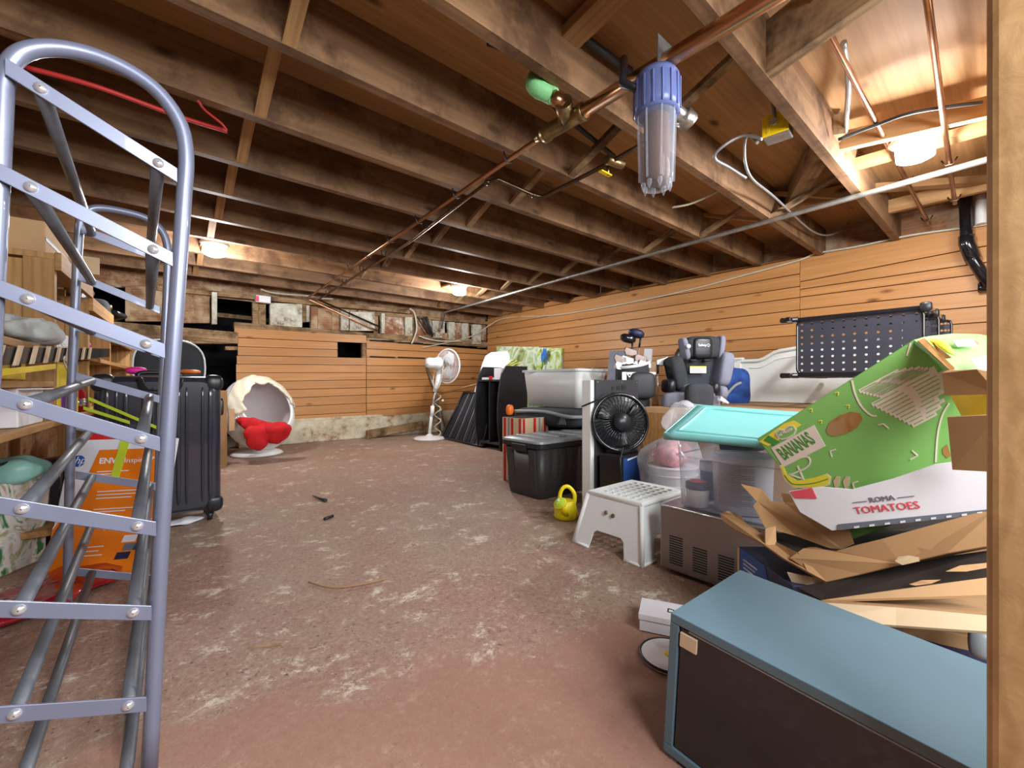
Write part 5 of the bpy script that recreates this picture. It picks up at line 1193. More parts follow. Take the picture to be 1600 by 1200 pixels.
for s_ in (-1, 1): MB().obox(q_, vR*0.018*s_+V((0, 0, 0.026)), vR*0.007, vT*0.004).build('chevron_mark', M_['white'], gb)
clubs = [((981, 521), 'driver', 0), ((989, 519), 'x', 0), ((972, 532), 'driver', 1), ((996, 519), 'driver', 0)]
def club(label, head, foot, kind, mat='chrome', flip=1):
    T = thing('golf_club', label, 'golf club', tuple(foot), group='golf clubs in the bag')
    MB().tube([foot, head], 0.005, 8).build('shaft', M_['chrome'], T)
    d_ = (head-foot).normalized()
    MB().tube([head-d_*0.08, head+d_*0.0], 0.008, 8).build('ferrule', M_['black'], T)
    if kind == 'wood':
        MB().sq(head+vR*-0.035*flip+V((0, 0, 0.02))+d_*0.01, (0.062, 0.048, 0.034), 0.85, 24, 12, M=Matrix.Rotation(math.atan2(vR.y, vR.x), 4, 'Z') @ Matrix.Rotation(0.3*flip, 4, 'Y')).build('club_head', M_[mat], T)
    else:
        c_ = head+vR*-0.028*flip+V((0, 0, 0.012))
        pts = [c_+vR*a*1.25*flip+V((0, 0, b*1.25)) for a, b in ((0.034, -0.018), (0.034, 0.012), (0.0, 0.022), (-0.036, 0.034), (-0.046, 0.012), (-0.036, -0.018), (0, -0.024))]
        MB().prism(pts, vT*0.014).build('club_head', M_[mat], T, bev=0.004)
ft = lambda dx, dy, z=0.55: V((gx_+dx, gy_+dy, z))
club('golf club with a black driver head, tallest and leftmost in the bag', G(988, 535), ft(-0.02, 0.0), 'wood', 'blackgloss')
club('golf club with a navy driver head, tallest and rightmost in the bag', G(1001, 527), ft(0.02, 0.03), 'wood', 'navy')
irons = [(972, 564, 'iron club with a brownish face at the left of the bag'), (988, 553, 'iron club with a brownish face above the others in the bag'), (1003, 563, 'iron club with a bright face near the middle right of the bag'), (974, 575, 'small putter head lowest at the left of the bag'), (1010, 573, 'iron club head low at the right edge of the bag'), (994, 572, 'iron club head low in the centre of the bag'), (983, 566, 'bright iron head between the brownish ones in the bag'), (1000, 577, 'bright wedge head lowest in the centre right of the bag')]
for i, (x, y, l_) in enumerate(irons): club(l_, G(x+4, y, -0.06+0.02*(i % 3)), ft(-0.05+0.02*i, 0.02*(i % 2)), 'iron', 'iron' if i in (0, 1, 2) else 'galv')
club('golf club with a silver head standing apart right of the bag', G(1028, 568), V((G(1028, 600).x, G(1028, 600).y, 0.62)) + V((0.0, 0, -0.1)), 'iron', 'galv', -1)
# boards behind the golf bag
for i, (x0_, x1_, yt, mt, lab) in enumerate(((953, 978, 548, 'cabteal', 'grey board leaning on the right wall behind the clubs'), (1007, 1018, 545, 'paper', 'white board leaning on the right wall behind the golf bag'), (1014, 1024, 565, 'cardlight', 'narrow tan board leaning on the right wall right of the clubs'))):
    Xb = 4.15-0.12*i
    a, b, c, d = W(x0_-10, 640, X=Xb-0.2), W(x1_-6, 640, X=Xb-0.2), W(x1_, yt, X=Xb), W(x0_, yt, X=Xb)
    k_ = (a.z)/(d.z-a.z); a2 = a+(a-d)*k_; b2 = b+(b-c)*k_
    o = MB().prism([a2, b2, c, d], V((0.02, 0, 0))).build('leaning_board', M_['greyfab' if mt == 'cabteal' else mt]); tag(o, lab, 'board')
# ---- child car seat
cs = thing('car_seat', 'black and grey child car seat with white label standing on the brown crate', 'car seat', (3.2, 1.5, cz), 0)
ts = 3.28
c0 = W(1090, 585, t=ts); ang = math.atan2(-SN, CS)
Rz = Matrix.Rotation(ang, 4, 'Z')
Rt = Rz @ Matrix.Rotation(0.16, 4, 'Y')
SQ = lambda name, px_, py_, dt, ax, mat, e=0.45, M=None: MB().sq(W(px_, py_, t=ts+dt), ax, e, 24, 12, M=M or Rz).build(name, M_[mat], cs)
SQ('outer_shell', 1094, 585, 0.12, (0.20, 0.10, 0.245), 'black', 0.5)
SQ('back_pad', 1092, 585, 0.02, (0.125, 0.05, 0.19), 'charcoal', 0.4)
SQ('side_wing', 1056, 583, -0.05, (0.055, 0.10, 0.13), 'charcoal', 0.5, Rz @ Matrix.Rotation(-0.22, 4, 'Y'))
SQ('side_wing', 1128, 577, -0.05, (0.05, 0.10, 0.13), 'greyfab', 0.5, Rz @ Matrix.Rotation(0.18, 4, 'Y'))
SQ('headrest', 1096, 543, -0.02, (0.135, 0.07, 0.085), 'charcoal', 0.5)
SQ('headrest_trim', 1069, 545, -0.04, (0.022, 0.06, 0.085), 'greyfab', 0.5, Rz @ Matrix.Rotation(-0.2, 4, 'Y'))
SQ('headrest_trim', 1124, 543, -0.04, (0.022, 0.06, 0.09), 'greyfab', 0.5, Rz @ Matrix.Rotation(0.12, 4, 'Y'))
SQ('headrest_centre', 1096, 544, -0.065, (0.072, 0.04, 0.078), 'black', 0.4)
for x_ in (1083, 1104): SQ('harness_slot', x_, 563, -0.075, (0.028, 0.02, 0.008), 'inkblack', 0.5)
SQ('seat_cushion', 1085, 612, -0.08, (0.12, 0.14, 0.06), 'greyfab', 0.5)
SQ('seat_front', 1063, 628, -0.20, (0.13, 0.06, 0.07), 'greyfab', 0.5)
SQ('arm_rest', 1044, 603, -0.14, (0.03, 0.09, 0.05), 'black', 0.5)
SQ('arm_rest', 1122, 613, -0.10, (0.035, 0.11, 0.05), 'greyfab', 0.6)
SQ('cup_holder', 1116, 606, -0.18, (0.035, 0.05, 0.045), 'black', 0.8)
q_ = W(1078, 583, t=ts-0.065)
lbl = MB().obox(q_, vR*0.122, V((0, 0, 0.052)), vT*0.002).build('label', M_['paper'], cs)
MB().obox(q_+V((0, 0, 0.041))+vT*0.002, vR*0.122, V((0, 0, 0.011)), vT*0.001).build('label_band', M_['yellow'], lbl)
for k in range(4): MB().obox(q_+V((0, 0, 0.007+0.008*k))+vT*0.002+vR*0.008, vR*(0.1-0.012*(k % 2)), V((0, 0, 0.003)), vT*0.001).build('label_line', M_['inkgrey'], lbl)
text('Safety', frame(W(1091, 541, t=ts-0.13), vR, (0, 0, 1)), 0.026, M_['paper'], cs, bold=0.0004)
MB().tube([W(1107+2.2*math.cos(a), 539.5+2.2*math.sin(a), t=ts-0.13) for a in [2*PI*k/14 for k in range(14)]], 0.002, 4, True).build('logo_ring', M_['paper'], cs)
text('1', frame(W(1106, 541.5, t=ts-0.13), vR, (0, 0, 1)), 0.02, M_['paper'], cs)
MB().lathe([(0.016, 0), (0.016, 0.002), (0.001, 0.0022)], 18, rot_to(vT), W(1076, 541, t=ts-0.125)).build('round_emblem', M_['palegrey'], cs)
T = thing('blue_bag', 'blue patterned fabric bag squeezed between the car seat and the headboard', 'bag', (3.7, 1.4, cz))
MB().sq(W(1140, 605, t=3.62), (0.16, 0.09, 0.17), 0.6, 26, 14, M=Rz, fn=lambda q: q*(1+0.04*math.sin(30*q.x+20*q.z))).build('bag_body', M_['bluefab'], T)
MB().tube(smooth([W(1128, 637, t=3.45), W(1135, 618, t=3.45), W(1148, 603, t=3.45), W(1158, 598, t=3.45)], 6), 0.012, 8).build('piping', M_['greylid'], T)
T = thing('grey_pad', 'dark grey rounded cushion in front of the car seat', 'cushion', tuple(W(1092, 640, t=2.86)))
MB().sq(W(1092, 619, t=2.88), (0.092, 0.05, 0.088), 0.55, 26, 14, M=Rz).build('pad', M_['charcoal'], T)
T = thing('bottles', 'small clear bottle and a white handle beside the dark grey cushion', 'bottle', tuple(W(1120, 636, t=2.9)))
MB().lathe([(0.001, 0), (0.022, 0.002), (0.022, 0.05), (0.012, 0.065), (0.012, 0.075), (0.001, 0.076)], 14, o=V((W(1120, 632, t=2.92).x, W(1120, 632, t=2.92).y, cz+0.004))).build('bottle', M_['filter'], T)
MB().tube([W(1124, 622, t=3.0), W(1138, 630, t=3.0)], [0.02, 0.008], 8).build('handle', M_['paper'], T)
# ---- headboard
hd = thing('headboard', 'off white arched wooden headboard standing on the crate against the wall', 'headboard', (4.0, 1.0, cz))
Xh = 4.02
def hpt(px_, py_): p = W(px_, py_, X=Xh); return p
yl, yr = W(1148, 600, X=Xh).y, -0.30
mid = (yl+yr)/2
def htop(y):
    u = abs(y-mid)/((yl-yr)/2)      # 0 centre .. 1 edge
    zt = 0.965
    if u > 0.80: return zt
    if u > 0.62: s_ = (0.80-u)/0.18; return zt+0.075*(3*s_*s_-2*s_**3)
    return zt+0.075+0.05*math.cos(u/0.62*PI/2)
ys = [yl+(yr-yl)*i/48 for i in range(49)]
P_ = [(Xh, y, htop(y)) for y in ys]
MB().prism([(Xh, yl, cz+0.005)] + P_ + [(Xh, yr, cz+0.005)], (0.03, 0, 0)).build('panel', M_['headboard'], hd, bev=0.003)
MB().tube([(Xh-0.006, y, htop(y)-0.012) for y in ys], 0.016, 8).build('top_moulding', M_['headboard'], hd)
MB().tube([(Xh-0.002, y, htop(y)-0.075) for y in ys[3:-3]], 0.005, 6).build('inner_moulding', M_['headboard'], hd)
for y_ in (yl, yr+0.055): MB().box(Xh-0.02, y_-0.055, cz+0.003, Xh+0.02, y_, 0.985).build('post', M_['headboard'], hd, bev=0.004)
MB().box(Xh-0.03, yl-0.075, 0.965, Xh+0.03, yl+0.015, 0.985).build('post_cap', M_['headboard'], hd, bev=0.004)
# ---- black perforated rack lying on its side
pr = thing('metal_rack', 'black metal rack with perforated trays lying on its side behind the green box', 'rack', (3.3, 0.6, 0.8))
Xp = 3.2
A = W(1240, 505, X=Xp); Bp = W(1443, 481, X=Xp); zt_, zb_ = (A.z+Bp.z)/2, W(1240, 584, X=Xp).z
A.z = Bp.z = zt_
def tray(X_, ya, yb, name='tray', holes=True):
    m = MB(); nx_, nz_ = 11, 8
    for i in range(nx_):
        for j in range(nz_):
            y0_, y1_ = ya+(yb-ya)*i/nx_, ya+(yb-ya)*(i+1)/nx_; z0_, z1_ = zb_+(zt_-zb_)*j/nz_, zb_+(zt_-zb_)*(j+1)/nz_
            c_ = V((X_, (y0_+y1_)/2, (z0_+z1_)/2)); k = 8; out = []; inn = []
            for q in range(k):
                a = 2*PI*q/k; ca, sa = math.cos(a), math.sin(a); s_ = 1/max(abs(ca), abs(sa))
                out.append(c_+V((0, ca*s_*abs(y1_-y0_)/2, sa*s_*(z1_-z0_)/2))); inn.append(c_+V((0, ca*0.0075, sa*0.0075)))
            m.add(out+inn, [(q, (q+1) % k, k+(q+1) % k, k+q) for q in range(k)])
    m.build(name, M_['rackblack'], pr, solid=0.003)
    y0_, y1_ = min(ya, yb), max(ya, yb)
    MB().tube([V((X_, y_, z_)) for y_, z_ in rrect(y0_, zb_, y1_, zt_, 0.03, 4)], 0.007, 8, True).build('tray_rim', M_['blackgloss'], pr)
for k, X_ in enumerate((Xp, Xp+0.33, Xp+0.66)): tray(X_, A.y-0.02 if k == 0 else Bp.y+0.13, Bp.y-0.03*k)
for y_ in (A.y+0.012, Bp.y-0.012):
    for z_ in (zt_+0.012, zb_-0.012):
        MB().box(Xp-0.02 if y_ < 0.6 else Xp-0.07, y_-0.014, z_-0.014, Xp+0.76, y_+0.014, z_+0.014).build('leg', M_['blackgloss'], pr, bev=0.004)
for k, X_ in enumerate((Xp, Xp+0.33, Xp+0.66)):
    MB().box(X_-0.012, Bp.y, zt_, X_+0.012, A.y, zt_+0.022).build('side_rail', M_['blackgloss'], pr, bev=0.003)
    MB().box(X_-0.012, Bp.y, zb_-0.022, X_+0.012, A.y, zb_).build('side_rail', M_['blackgloss'], pr, bev=0.003)
    MB().sq((X_, Bp.y-0.01, zt_+0.012), (0.03, 0.025, 0.026), 0.4, 12, 8).build('corner_joint', M_['black'], pr)
for z_ in (zt_+0.012, zb_-0.012): MB().tube([(Xp-0.01, A.y-0.03, z_), (Xp-0.01, A.y+0.04, z_), (Xp-0.035, A.y+0.06, z_)], 0.017, 8).build('rack_foot', M_['blackgloss'], pr)
o = MB().box(3.0, 0.27, cz+0.002, 3.9, 0.55, zb_-0.03).build('support_carton', M_['carddark'], bev=0.003); tag(o, 'brown carton on the crate under the black perforated rack', 'box')
o = MB().sq(W(1308, 598, t=2.5), (0.04, 0.04, 0.05), 0.8, 14, 10).build('patterned_pouch', M_['pinkstuff']); tag(o, 'small red patterned pouch between the headboard and the green box', 'pouch')
o.location.z = cz + 0.0
# ---- steel appliance
sx = 1.565
ap = thing('steel_appliance', 'low stainless steel appliance with vent slots under the teal lidded tote', 'appliance', (1.8, 0.6, 0))
cas = MB().box(sx, 0.30, 0.018, 2.0, 0.925, 0.268).build('casing', M_['steel'], ap, bev=0.004)
for k in range(5):
    y_ = 0.885 - 0.095*k
    for j in range(12):
        if k in (1, 2, 3, 4) and j > 9: continue
        MB().box(sx-0.001, y_-0.055, 0.045+j*0.0095+0.0, sx+0.002, y_, 0.0495+j*0.0095).build('vent_slot', M_['inkblack'], cas)
for y_ in (0.35, 0.87):
    for x_ in (sx+0.05, 1.94): MB().lathe([(0.012, 0), (0.014, 0.018)], 10, o=(x_, y_, 0)).build('foot', M_['black'], ap)
MB().tube([(sx-0.002, 0.30, 0.266), (sx-0.002, 0.925, 0.266)], 0.004, 6).build('top_edge', M_['chrome'], ap)
# ---- teal lidded tote
tt = thing('clear_tote', 'clear plastic tote with warped teal lid standing on the steel appliance', 'tote', (1.78, 0.66, 0.27))
taper(1.575, 1.95, 0.36, 0.875, 0.27, 0.555, 0.02, 0.04, MB()).build('tub', M_['clear'], tt)
MB().tube([V((x, y, 0.47)) for x, y in rrect(1.573, 0.358, 1.952, 0.877, 0.04, 4)], 0.003, 6, True).build('moulded_line', M_['clear'], tt)
lidq = lambda u, v: (V((1.55, 0.90, 0.553)).lerp(V((1.555, 0.33, 0.548)), u)).lerp(V((1.86, 0.92, 0.655)).lerp(V((1.96, 0.34, 0.628)), u), v) + V((0, 0, 0.022*math.sin(PI*u)*(1-v)*0.3 - 0.02*math.sin(PI*v)*math.sin(PI*u)))
nn_ = 14
rows = [[lidq(i/nn_, j/nn_) for i in range(nn_+1)] for j in range(nn_+1)]
MB().loft(rows, True, False, False).build('lid', M_['teal'], tt, solid=0.006)
eg = [lidq(i/nn_, 0) for i in range(nn_+1)] + [lidq(1, j/nn_) for j in range(1, nn_+1)] + [lidq(1-i/nn_, 1) for i in range(1, nn_+1)] + [lidq(0, 1-j/nn_) for j in range(1, nn_)]
MB().loft([[p+V((0, 0, 0.004)) for p in eg], [p-V((0, 0, 0.022)) for p in eg]], True, False).build('lid_skirt', M_['teal'], tt, solid=0.005)
MB().tube([lidq(0.08+0.84*s_, 0.1) + V((0, 0, 0.004)) for s_ in [k/10 for k in range(11)]] + [lidq(0.92, 0.1+0.8*k/8)+V((0, 0, 0.004)) for k in range(1, 9)] + [lidq(0.92-0.84*k/10, 0.9)+V((0, 0, 0.004)) for k in range(1, 11)] + [lidq(0.08, 0.9-0.8*k/8)+V((0, 0, 0.004)) for k in range(1, 8)], 0.005, 6, True).build('lid_groove', M_['teal'], tt)
def inside(name, label, cat, px_, r_, h_, mat, X_=1.70, z_=0.274, cap=None):
    d_ = W(px_, 700, X=X_); o_ = V((d_.x, d_.y, z_)); T = thing(name, label, cat, tuple(o_))
    MB().lathe([(0.001, 0), (r_*0.93, 0), (r_, h_*0.95), (r_, h_), (0.001, h_)], 28, o=o_).build('body', M_[mat], T)
    if cap: MB().lathe([(r_*1.03, h_*0.78), (r_*1.05, h_*0.8), (r_*1.03, h_+0.006), (0.001, h_+0.008)], 28, o=o_).build('lid', M_[cap], T)
    return T, o_
T, o_ = inside('paint_bucket', 'white bucket with a printed text label inside the clear tote', 'bucket', 1160, 0.105, 0.21, 'buckettext', 1.72)
vv = V((-1, -0.25, 0)).normalized()
for k in range(26):
    z_ = 0.03+0.006*k; a0 = math.atan2(vv.y, vv.x)
    MB().tube([o_+V(((0.1+0.007*z_/0.2)*math.cos(a0+q), (0.1+0.007*z_/0.2)*math.sin(a0+q), z_)) for q in [-0.75+0.14*j for j in range(10 if k % 4 else 7)]], 0.0009, 3).build('text_line', M_['inkgrey'], T)
T, o_ = inside('jar', 'small jar with dark lid and white label inside the clear tote', 'jar', 1090, 0.042, 0.085, 'white', 1.64, cap='navy')
MB().lathe([(0.03, 0.093), (0.028, 0.098), (0.001, 0.099)], 20, o=o_).build('red_cap', M_['inkred'], T)
T, o_ = inside('blue_can', 'dark blue can behind the small jar inside the clear tote', 'can', 1108, 0.035, 0.15, 'blue', 1.78, cap='palegrey')
o = MB().tube([W(1068, 775, X=1.61)+V((0, 0, 0.0)), W(1066, 735, X=1.61)], 0.008, 8).build('marker', M_['paper']); o.location.z = 0.275; tag(o, 'white marker pen standing in the left corner of the clear tote', 'pen')
o = MB().tube([W(1125, 700, X=1.80), W(1190, 690, X=1.86)], 0.035, 14).build('dark_roll', M_['navy']); tag(o, 'dark roll lying across the bucket inside the clear tote', 'roll')
# ---- shoe box and disc on the floor
T = thing('shoe_box', 'small white lidded box on the floor left of the teal cabinet', 'box', tuple(W(1030, 980, z=0)))
A = W(998, 985, z=0); Bs = W(1050, 996, z=0); dv = (Bs-A).normalized(); nn = V((-dv.y, dv.x, 0))
if nn.y < 0: nn = -nn
MB().obox(A+dv*0.002+nn*0.002, dv*0.20, nn*0.10, (0, 0, 0.034)).build('box_bottom', M_['paper'], T, bev=0.001)
MB().obox(A-dv*0.001-nn*0.001+V((0, 0, 0.034)), dv*0.206, nn*0.106, (0, 0, 0.018)).build('lid', M_['paper'], T, bev=0.0015)
text('Di', frame(A+dv*0.078+nn*0.04+V((0, 0, 0.0525)), dv, nn), 0.034, M_['inkblack'], T)
T = thing('white_disc', 'white round disc with black rim on the floor beside the teal cabinet', 'disc', tuple(W(1045, 1028, z=0)))
o_ = W(1046, 1027, z=0.0)
MB().lathe([(0.001, 0), (0.078, 0), (0.080, 0.004), (0.072, 0.009), (0.001, 0.008)], 36, o=o_).build('disc', M_['paper'], T)
MB().tube([o_+V((0.077*math.cos(a), 0.077*math.sin(a), 0.006)) for a in [2*PI*k/40 for k in range(40)]], 0.004, 6, True).build('rim', M_['black'], T)
MB().lathe([(0.014, 0.0085), (0.012, 0.010), (0.001, 0.0105)], 16, o=o_).build('centre_dot', M_['banyellow'], T)
# ---- teal cabinet in the foreground
tc_ = thing('teal_cabinet', 'grey teal cabinet with dark glass door in the right foreground', 'cabinet', tuple(W(1200, 1100, t=0.8)))
A = W(1048, 957, t=0.85)
L = lambda r_, f__: V((CS*r_+SN*f__, -SN*r_+CS*f__, 0))
fv = (L(0.629, -0.777) + V((0, 0, -0.06))).normalized(); sv = L(0.777, 0.629).normalized()
dn = sv.cross(fv).normalized()
if dn.z > 0: dn = -dn
fl_, sl_, dl_ = 0.62, 0.312, 0.285
Wp = 0.018
MB().obox(A, fv*fl_, sv*sl_, dn*Wp).build('top_panel', M_['cabteal'], tc_, bev=0.0015)
MB().obox(A+dn*(Wp+0.0005), sv*sl_, fv*Wp, dn*(dl_-2*Wp-0.001)).build('side_panel', M_['cabteal'], tc_, bev=0.0015)
MB().obox(A+dn*(Wp+0.0005)+fv*(fl_-Wp), sv*sl_, fv*Wp, dn*(dl_-2*Wp-0.001)).build('side_panel', M_['cabteal'], tc_, bev=0.0015)
MB().obox(A+dn*(dl_-Wp), fv*fl_, sv*sl_, dn*Wp).build('bottom_panel', M_['cabteal'], tc_, bev=0.0015)
MB().obox(A+dn*Wp+fv*Wp+sv*(sl_-0.01), fv*(fl_-2*Wp), sv*0.006, dn*(dl_-2*Wp)).build('back_panel', M_['cabteal'], tc_)
dr = MB().obox(A+dn*(Wp+0.003)+fv*(Wp+0.003)+sv*0.004, fv*(fl_-2*Wp-0.006), sv*0.005, dn*(dl_-2*Wp-0.006)).build('glass_door', M_['darkglass'], tc_, bev=0.001)
MB().obox(A+dn*(Wp+0.010)+fv*(Wp+0.004)-sv*0.001, fv*0.034, sv*0.005, dn*0.028).build('door_catch', M_['cardlight'], dr, bev=0.001)
MB().obox(A+dn*(Wp+0.002)+fv*(Wp+0.02)+sv*0.0025, fv*(fl_-2*Wp-0.03), sv*0.002, dn*0.003).build('door_seal', M_['greylid'], dr)
# ---- pile of opened cardboard cartons
def sheet(parent, name, pts, mat, th=0.005, bev=0.0):
    """piece of card from pixels with depth; the card has its own thickness"""
    P = [W(x, y, t=t) for x, y, t in pts]
    nr = V((0, 0, 0))
    for i in range(len(P)): nr += (P[i]-P[0]).cross(P[(i+1) % len(P)]-P[0])
    nr.normalize()
    if nr.dot(P[0]-V((0, 0, H))) < 0: nr = -nr
    return MB().prism(P, nr*th).build(name, M_[mat], parent, bev=bev)
# blue carton
T = thing('blue_carton', 'dark blue printed carton on the floor between the appliance and the teal cabinet', 'box', tuple(W(1195, 925, t=1.2)))
a, b, c, d = W(1153, 860, t=1.34), W(1238, 917, t=1.08), None, None
dv = (b-a); dv.z = 0; nn = V((-dv.y, dv.x, 0)).normalized(); nn = nn if nn.x > 0 else -nn
a2, b2 = a.copy(), b.copy(); b2.z = a2.z = 0.24
MB().prism([V((a2.x, a2.y, 0)), V((b2.x, b2.y, 0)), b2, a2], nn*0.2).build('carton', M_['navy'], T, bev=0.002)
for k in range(8): 
    q_ = a2.lerp(b2, 0.12)+V((0, 0, -0.03-0.012*k))-nn*0.001; MB().obox(q_, dv.normalized()*(0.075-0.01*(k % 3)), V((0, 0, 0.005)), nn*0.001).build('print_line', M_['palegrey'], T)
MB().prism([a2-nn*0.001, a2.lerp(b2, 0.55)-nn*0.001, a2.lerp(b2, 0.9)+V((0, 0, -0.2))-nn*0.001, a2+V((0, 0, -0.2))-nn*0.001], nn*0.0012).build('blue_panel', M_['blue'], T)
MB().obox(a2-nn*0.002, dv.normalized()*0.012, V((0, 0, -0.23)), nn*0.002).build('card_edge', M_['card'], T)
# navy bag under the cartons
T = thing('navy_bag', 'dark navy bag with grey fittings wedged under the cartons behind the teal cabinet', 'bag', tuple(W(1470, 1040, t=0.95)))
MB().sq(W(1480, 1030, t=1.04)+V((0.02, 0, -0.04)), (0.17, 0.24, 0.10), 0.5, 30, 14, M=Matrix.Rotation(0.5, 4, 'Z'), fn=lambda q: q*(1+0.03*math.sin(30*q.x+22*q.y))).build('bag_body', M_['navy'], T)
MB().sq(W(1533, 1005, t=0.90), (0.02, 0.02, 0.03), 0.6, 12, 8).build('fitting', M_['greylid'], T)
# supporting dark carton hidden under the pile
o = MB().obox(W(1290, 960, t=1.12)*1.0 + V((0, 0, -W(1290, 960, t=1.12).z)), L(0.5, -0.3), L(0.2, 0.5)*0.3, (0, 0, 0.17)).build('low_carton', M_['carddark'], bev=0.003)
tag(o, 'flat brown carton on the floor under the pile of opened cartons', 'box')
# lower tray: pale flap and dark inside
T = thing('opened_carton', 'opened brown carton with a long pale flap, lowest of the pile by the teal cabinet', 'box', tuple(W(1400, 950, t=0.95)))
sheet(T, 'front_flap', [(1284, 941, .97), (1264, 968, .93), (1400, 977, .85), (1560, 988, .76), (1560, 963, .78), (1400, 949, .88)], 'cardlight', 0.005)
sheet(T, 'floor_sheet', [(1284, 940, .975), (1560, 962, .79), (1700, 930, 1.0), (1360, 900, 1.25)], 'carddark', 0.004)
sheet(T, 'side_wall', [(1282, 938, 1.0), (1560, 929, .83), (1560, 900, .85), (1330, 930, 1.0)], 'card', 0.005)
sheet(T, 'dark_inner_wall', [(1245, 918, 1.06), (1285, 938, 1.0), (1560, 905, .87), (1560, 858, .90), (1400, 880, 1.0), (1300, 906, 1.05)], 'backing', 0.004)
sheet(T, 'hand_hole', [(1478, 893, .885), (1500, 884, .878), (1560, 878, .86), (1560, 884, .86), (1510, 893, .875)], 'card', 0.001)
sheet(T, 'hand_hole', [(1421, 913, .92), (1440, 907, .91), (1470, 906, .90), (1455, 912, .905), (1430, 915, .915)], 'card', 0.001)
# upper tray
T = thing('opened_carton', 'opened brown carton with torn notched flaps on top of the pile, beside the tomato box', 'box', tuple(W(1300, 880, t=1.05)))
sheet(T, 'front_panel', [(1234, 872, 1.10), (1246, 866, 1.11), (1255, 857, 1.11), (1264, 855, 1.10), (1276, 855, 1.09), (1290, 859, 1.08), (1306, 861, 1.06), (1340, 851, 1.03), (1378, 842, .99), (1460, 819, .93), (1560, 792, .86), (1560, 850, .84), (1480, 864, .89), (1408, 881, .95), (1345, 897, 1.0), (1292, 909, 1.04)], 'carddark', 0.006)
sheet(T, 'end_strip', [(1127, 803, 1.36), (1132, 799, 1.35), (1145, 805, 1.33), (1170, 820, 1.28), (1205, 843, 1.2), (1236, 862, 1.13), (1248, 864, 1.10), (1292, 909, 1.03), (1262, 893, 1.06), (1224, 872, 1.10), (1190, 848, 1.18), (1150, 828, 1.28), (1130, 814, 1.34)], 'carddark', 0.006)
sheet(T, 'end_tab', [(1127, 803, 1.36), (1138, 798, 1.36), (1158, 806, 1.36), (1163, 815, 1.36), (1160, 824, 1.36), (1152, 827, 1.34), (1133, 816, 1.34)], 'card', 0.006)
sheet(T, 'notched_flap', [(1157, 756, 1.30), (1190, 764, 1.27), (1204, 783, 1.24), (1225, 785, 1.22), (1220, 770, 1.22), (1309, 785, 1.12), (1316, 801, 1.11), (1303, 809, 1.12), (1310, 821, 1.11), (1327, 827, 1.09), (1334, 850, 1.08), (1316, 858, 1.10), (1297, 857, 1.12), (1245, 838, 1.18), (1195, 824, 1.22), (1177, 790, 1.26), (1183, 784, 1.26)], 'carddark', 0.006)
sheet(T, 'corner_post', [(1196, 826, 1.20), (1212, 822, 1.19), (1214, 862, 1.17), (1196, 852, 1.18)], 'card', 0.01)
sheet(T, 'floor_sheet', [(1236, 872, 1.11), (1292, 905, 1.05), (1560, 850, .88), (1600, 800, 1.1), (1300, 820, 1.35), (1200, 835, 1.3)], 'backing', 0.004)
sheet(T, 'hand_hole', [(1398, 877, .945), (1404, 870, .945), (1420, 868, .93), (1436, 871, .92), (1437, 877, .92), (1410, 883, .938)], 'cardlight', 0.001)
sheet(T, 'torn_edge', [(1230, 895, 1.1), (1292, 907, 1.06), (1278, 912, 1.07), (1240, 916, 1.1)], 'cardlight', 0.004)
o = MB().tube([W(1155, 825, t=1.40), W(1180, 833, t=1.34), W(1186, 835, t=1.33)], [0.003, 0.004, 0.012], 8).build('brush', M_['black']); tag(o, 'thin black tipped tool poking out of the top opened carton', 'tool')
# ---- tomato box
tb = thing('tomato_box', 'white produce box lettered for roma tomatoes lying below the green box', 'box', tuple(W(1400, 800, t=1.0)))
q0, q1 = W(1243, 829, t=1.15), W(1560, 794, t=0.86)
r0, r1 = W(1230, 766, t=1.16), W(1560, 712, t=0.87)
F_ = [W(1300, 829, t=1.10), q1, r1, W(1460, 726, t=.95), W(1395, 748, t=1.01), W(1330, 765, t=1.07), W(1280, 761, t=1.12), W(1232, 768, t=1.16), W(1250, 800, t=1.15)]
nr = (q1-q0).cross(r0-q0).normalized(); nr = nr if nr.dot(q0-V((0, 0, H))) > 0 else -nr
def toplane(p):
    d_ = p-V((0, 0, H)); s_ = (q0-V((0, 0, H))).dot(nr)/d_.dot(nr); return V((0, 0, H))+d_*s_
def onp(px_, py_): return toplane(W(px_, py_, t=1.0))
F_ = [toplane(p) for p in F_]
MB().prism(F_, nr*0.006).build('printed_side', M_['paper'], tb)
bq = [onp(1232, 768), onp(1560, 712)]
MB().prism([onp(1300, 829), onp(1560, 796), onp(1560, 796)+nr*0.3, onp(1300, 829)+nr*0.25], V((0, 0, 0.005))).build('bottom', M_['carddark'], tb)
MB().prism([onp(1310, 828)-nr*0.001, onp(1560, 801)-nr*0.001, onp(1560, 794)-nr*0.001, onp(1310, 819)-nr*0.001], -nr*0.002).build('dark_base_strip', M_['inkgrey'], tb)
for k in range(9):
    x_ = 1335+k*24; y_ = 822-(x_-1335)*0.115
    MB().prism([onp(x_, y_+3)-nr*0.003, onp(x_+8, y_+2)-nr*0.003, onp(x_+8, y_-1)-nr*0.003, onp(x_, y_)-nr*0.003], -nr*0.001).build('base_tooth', M_['paper'], tb)
MB().prism([onp(x, y)-nr*0.001 for x, y in ((1235, 768), (1269, 762), (1277, 779), (1243, 778))], -nr*0.001).build('red_panel', M_['inkred'], tb)
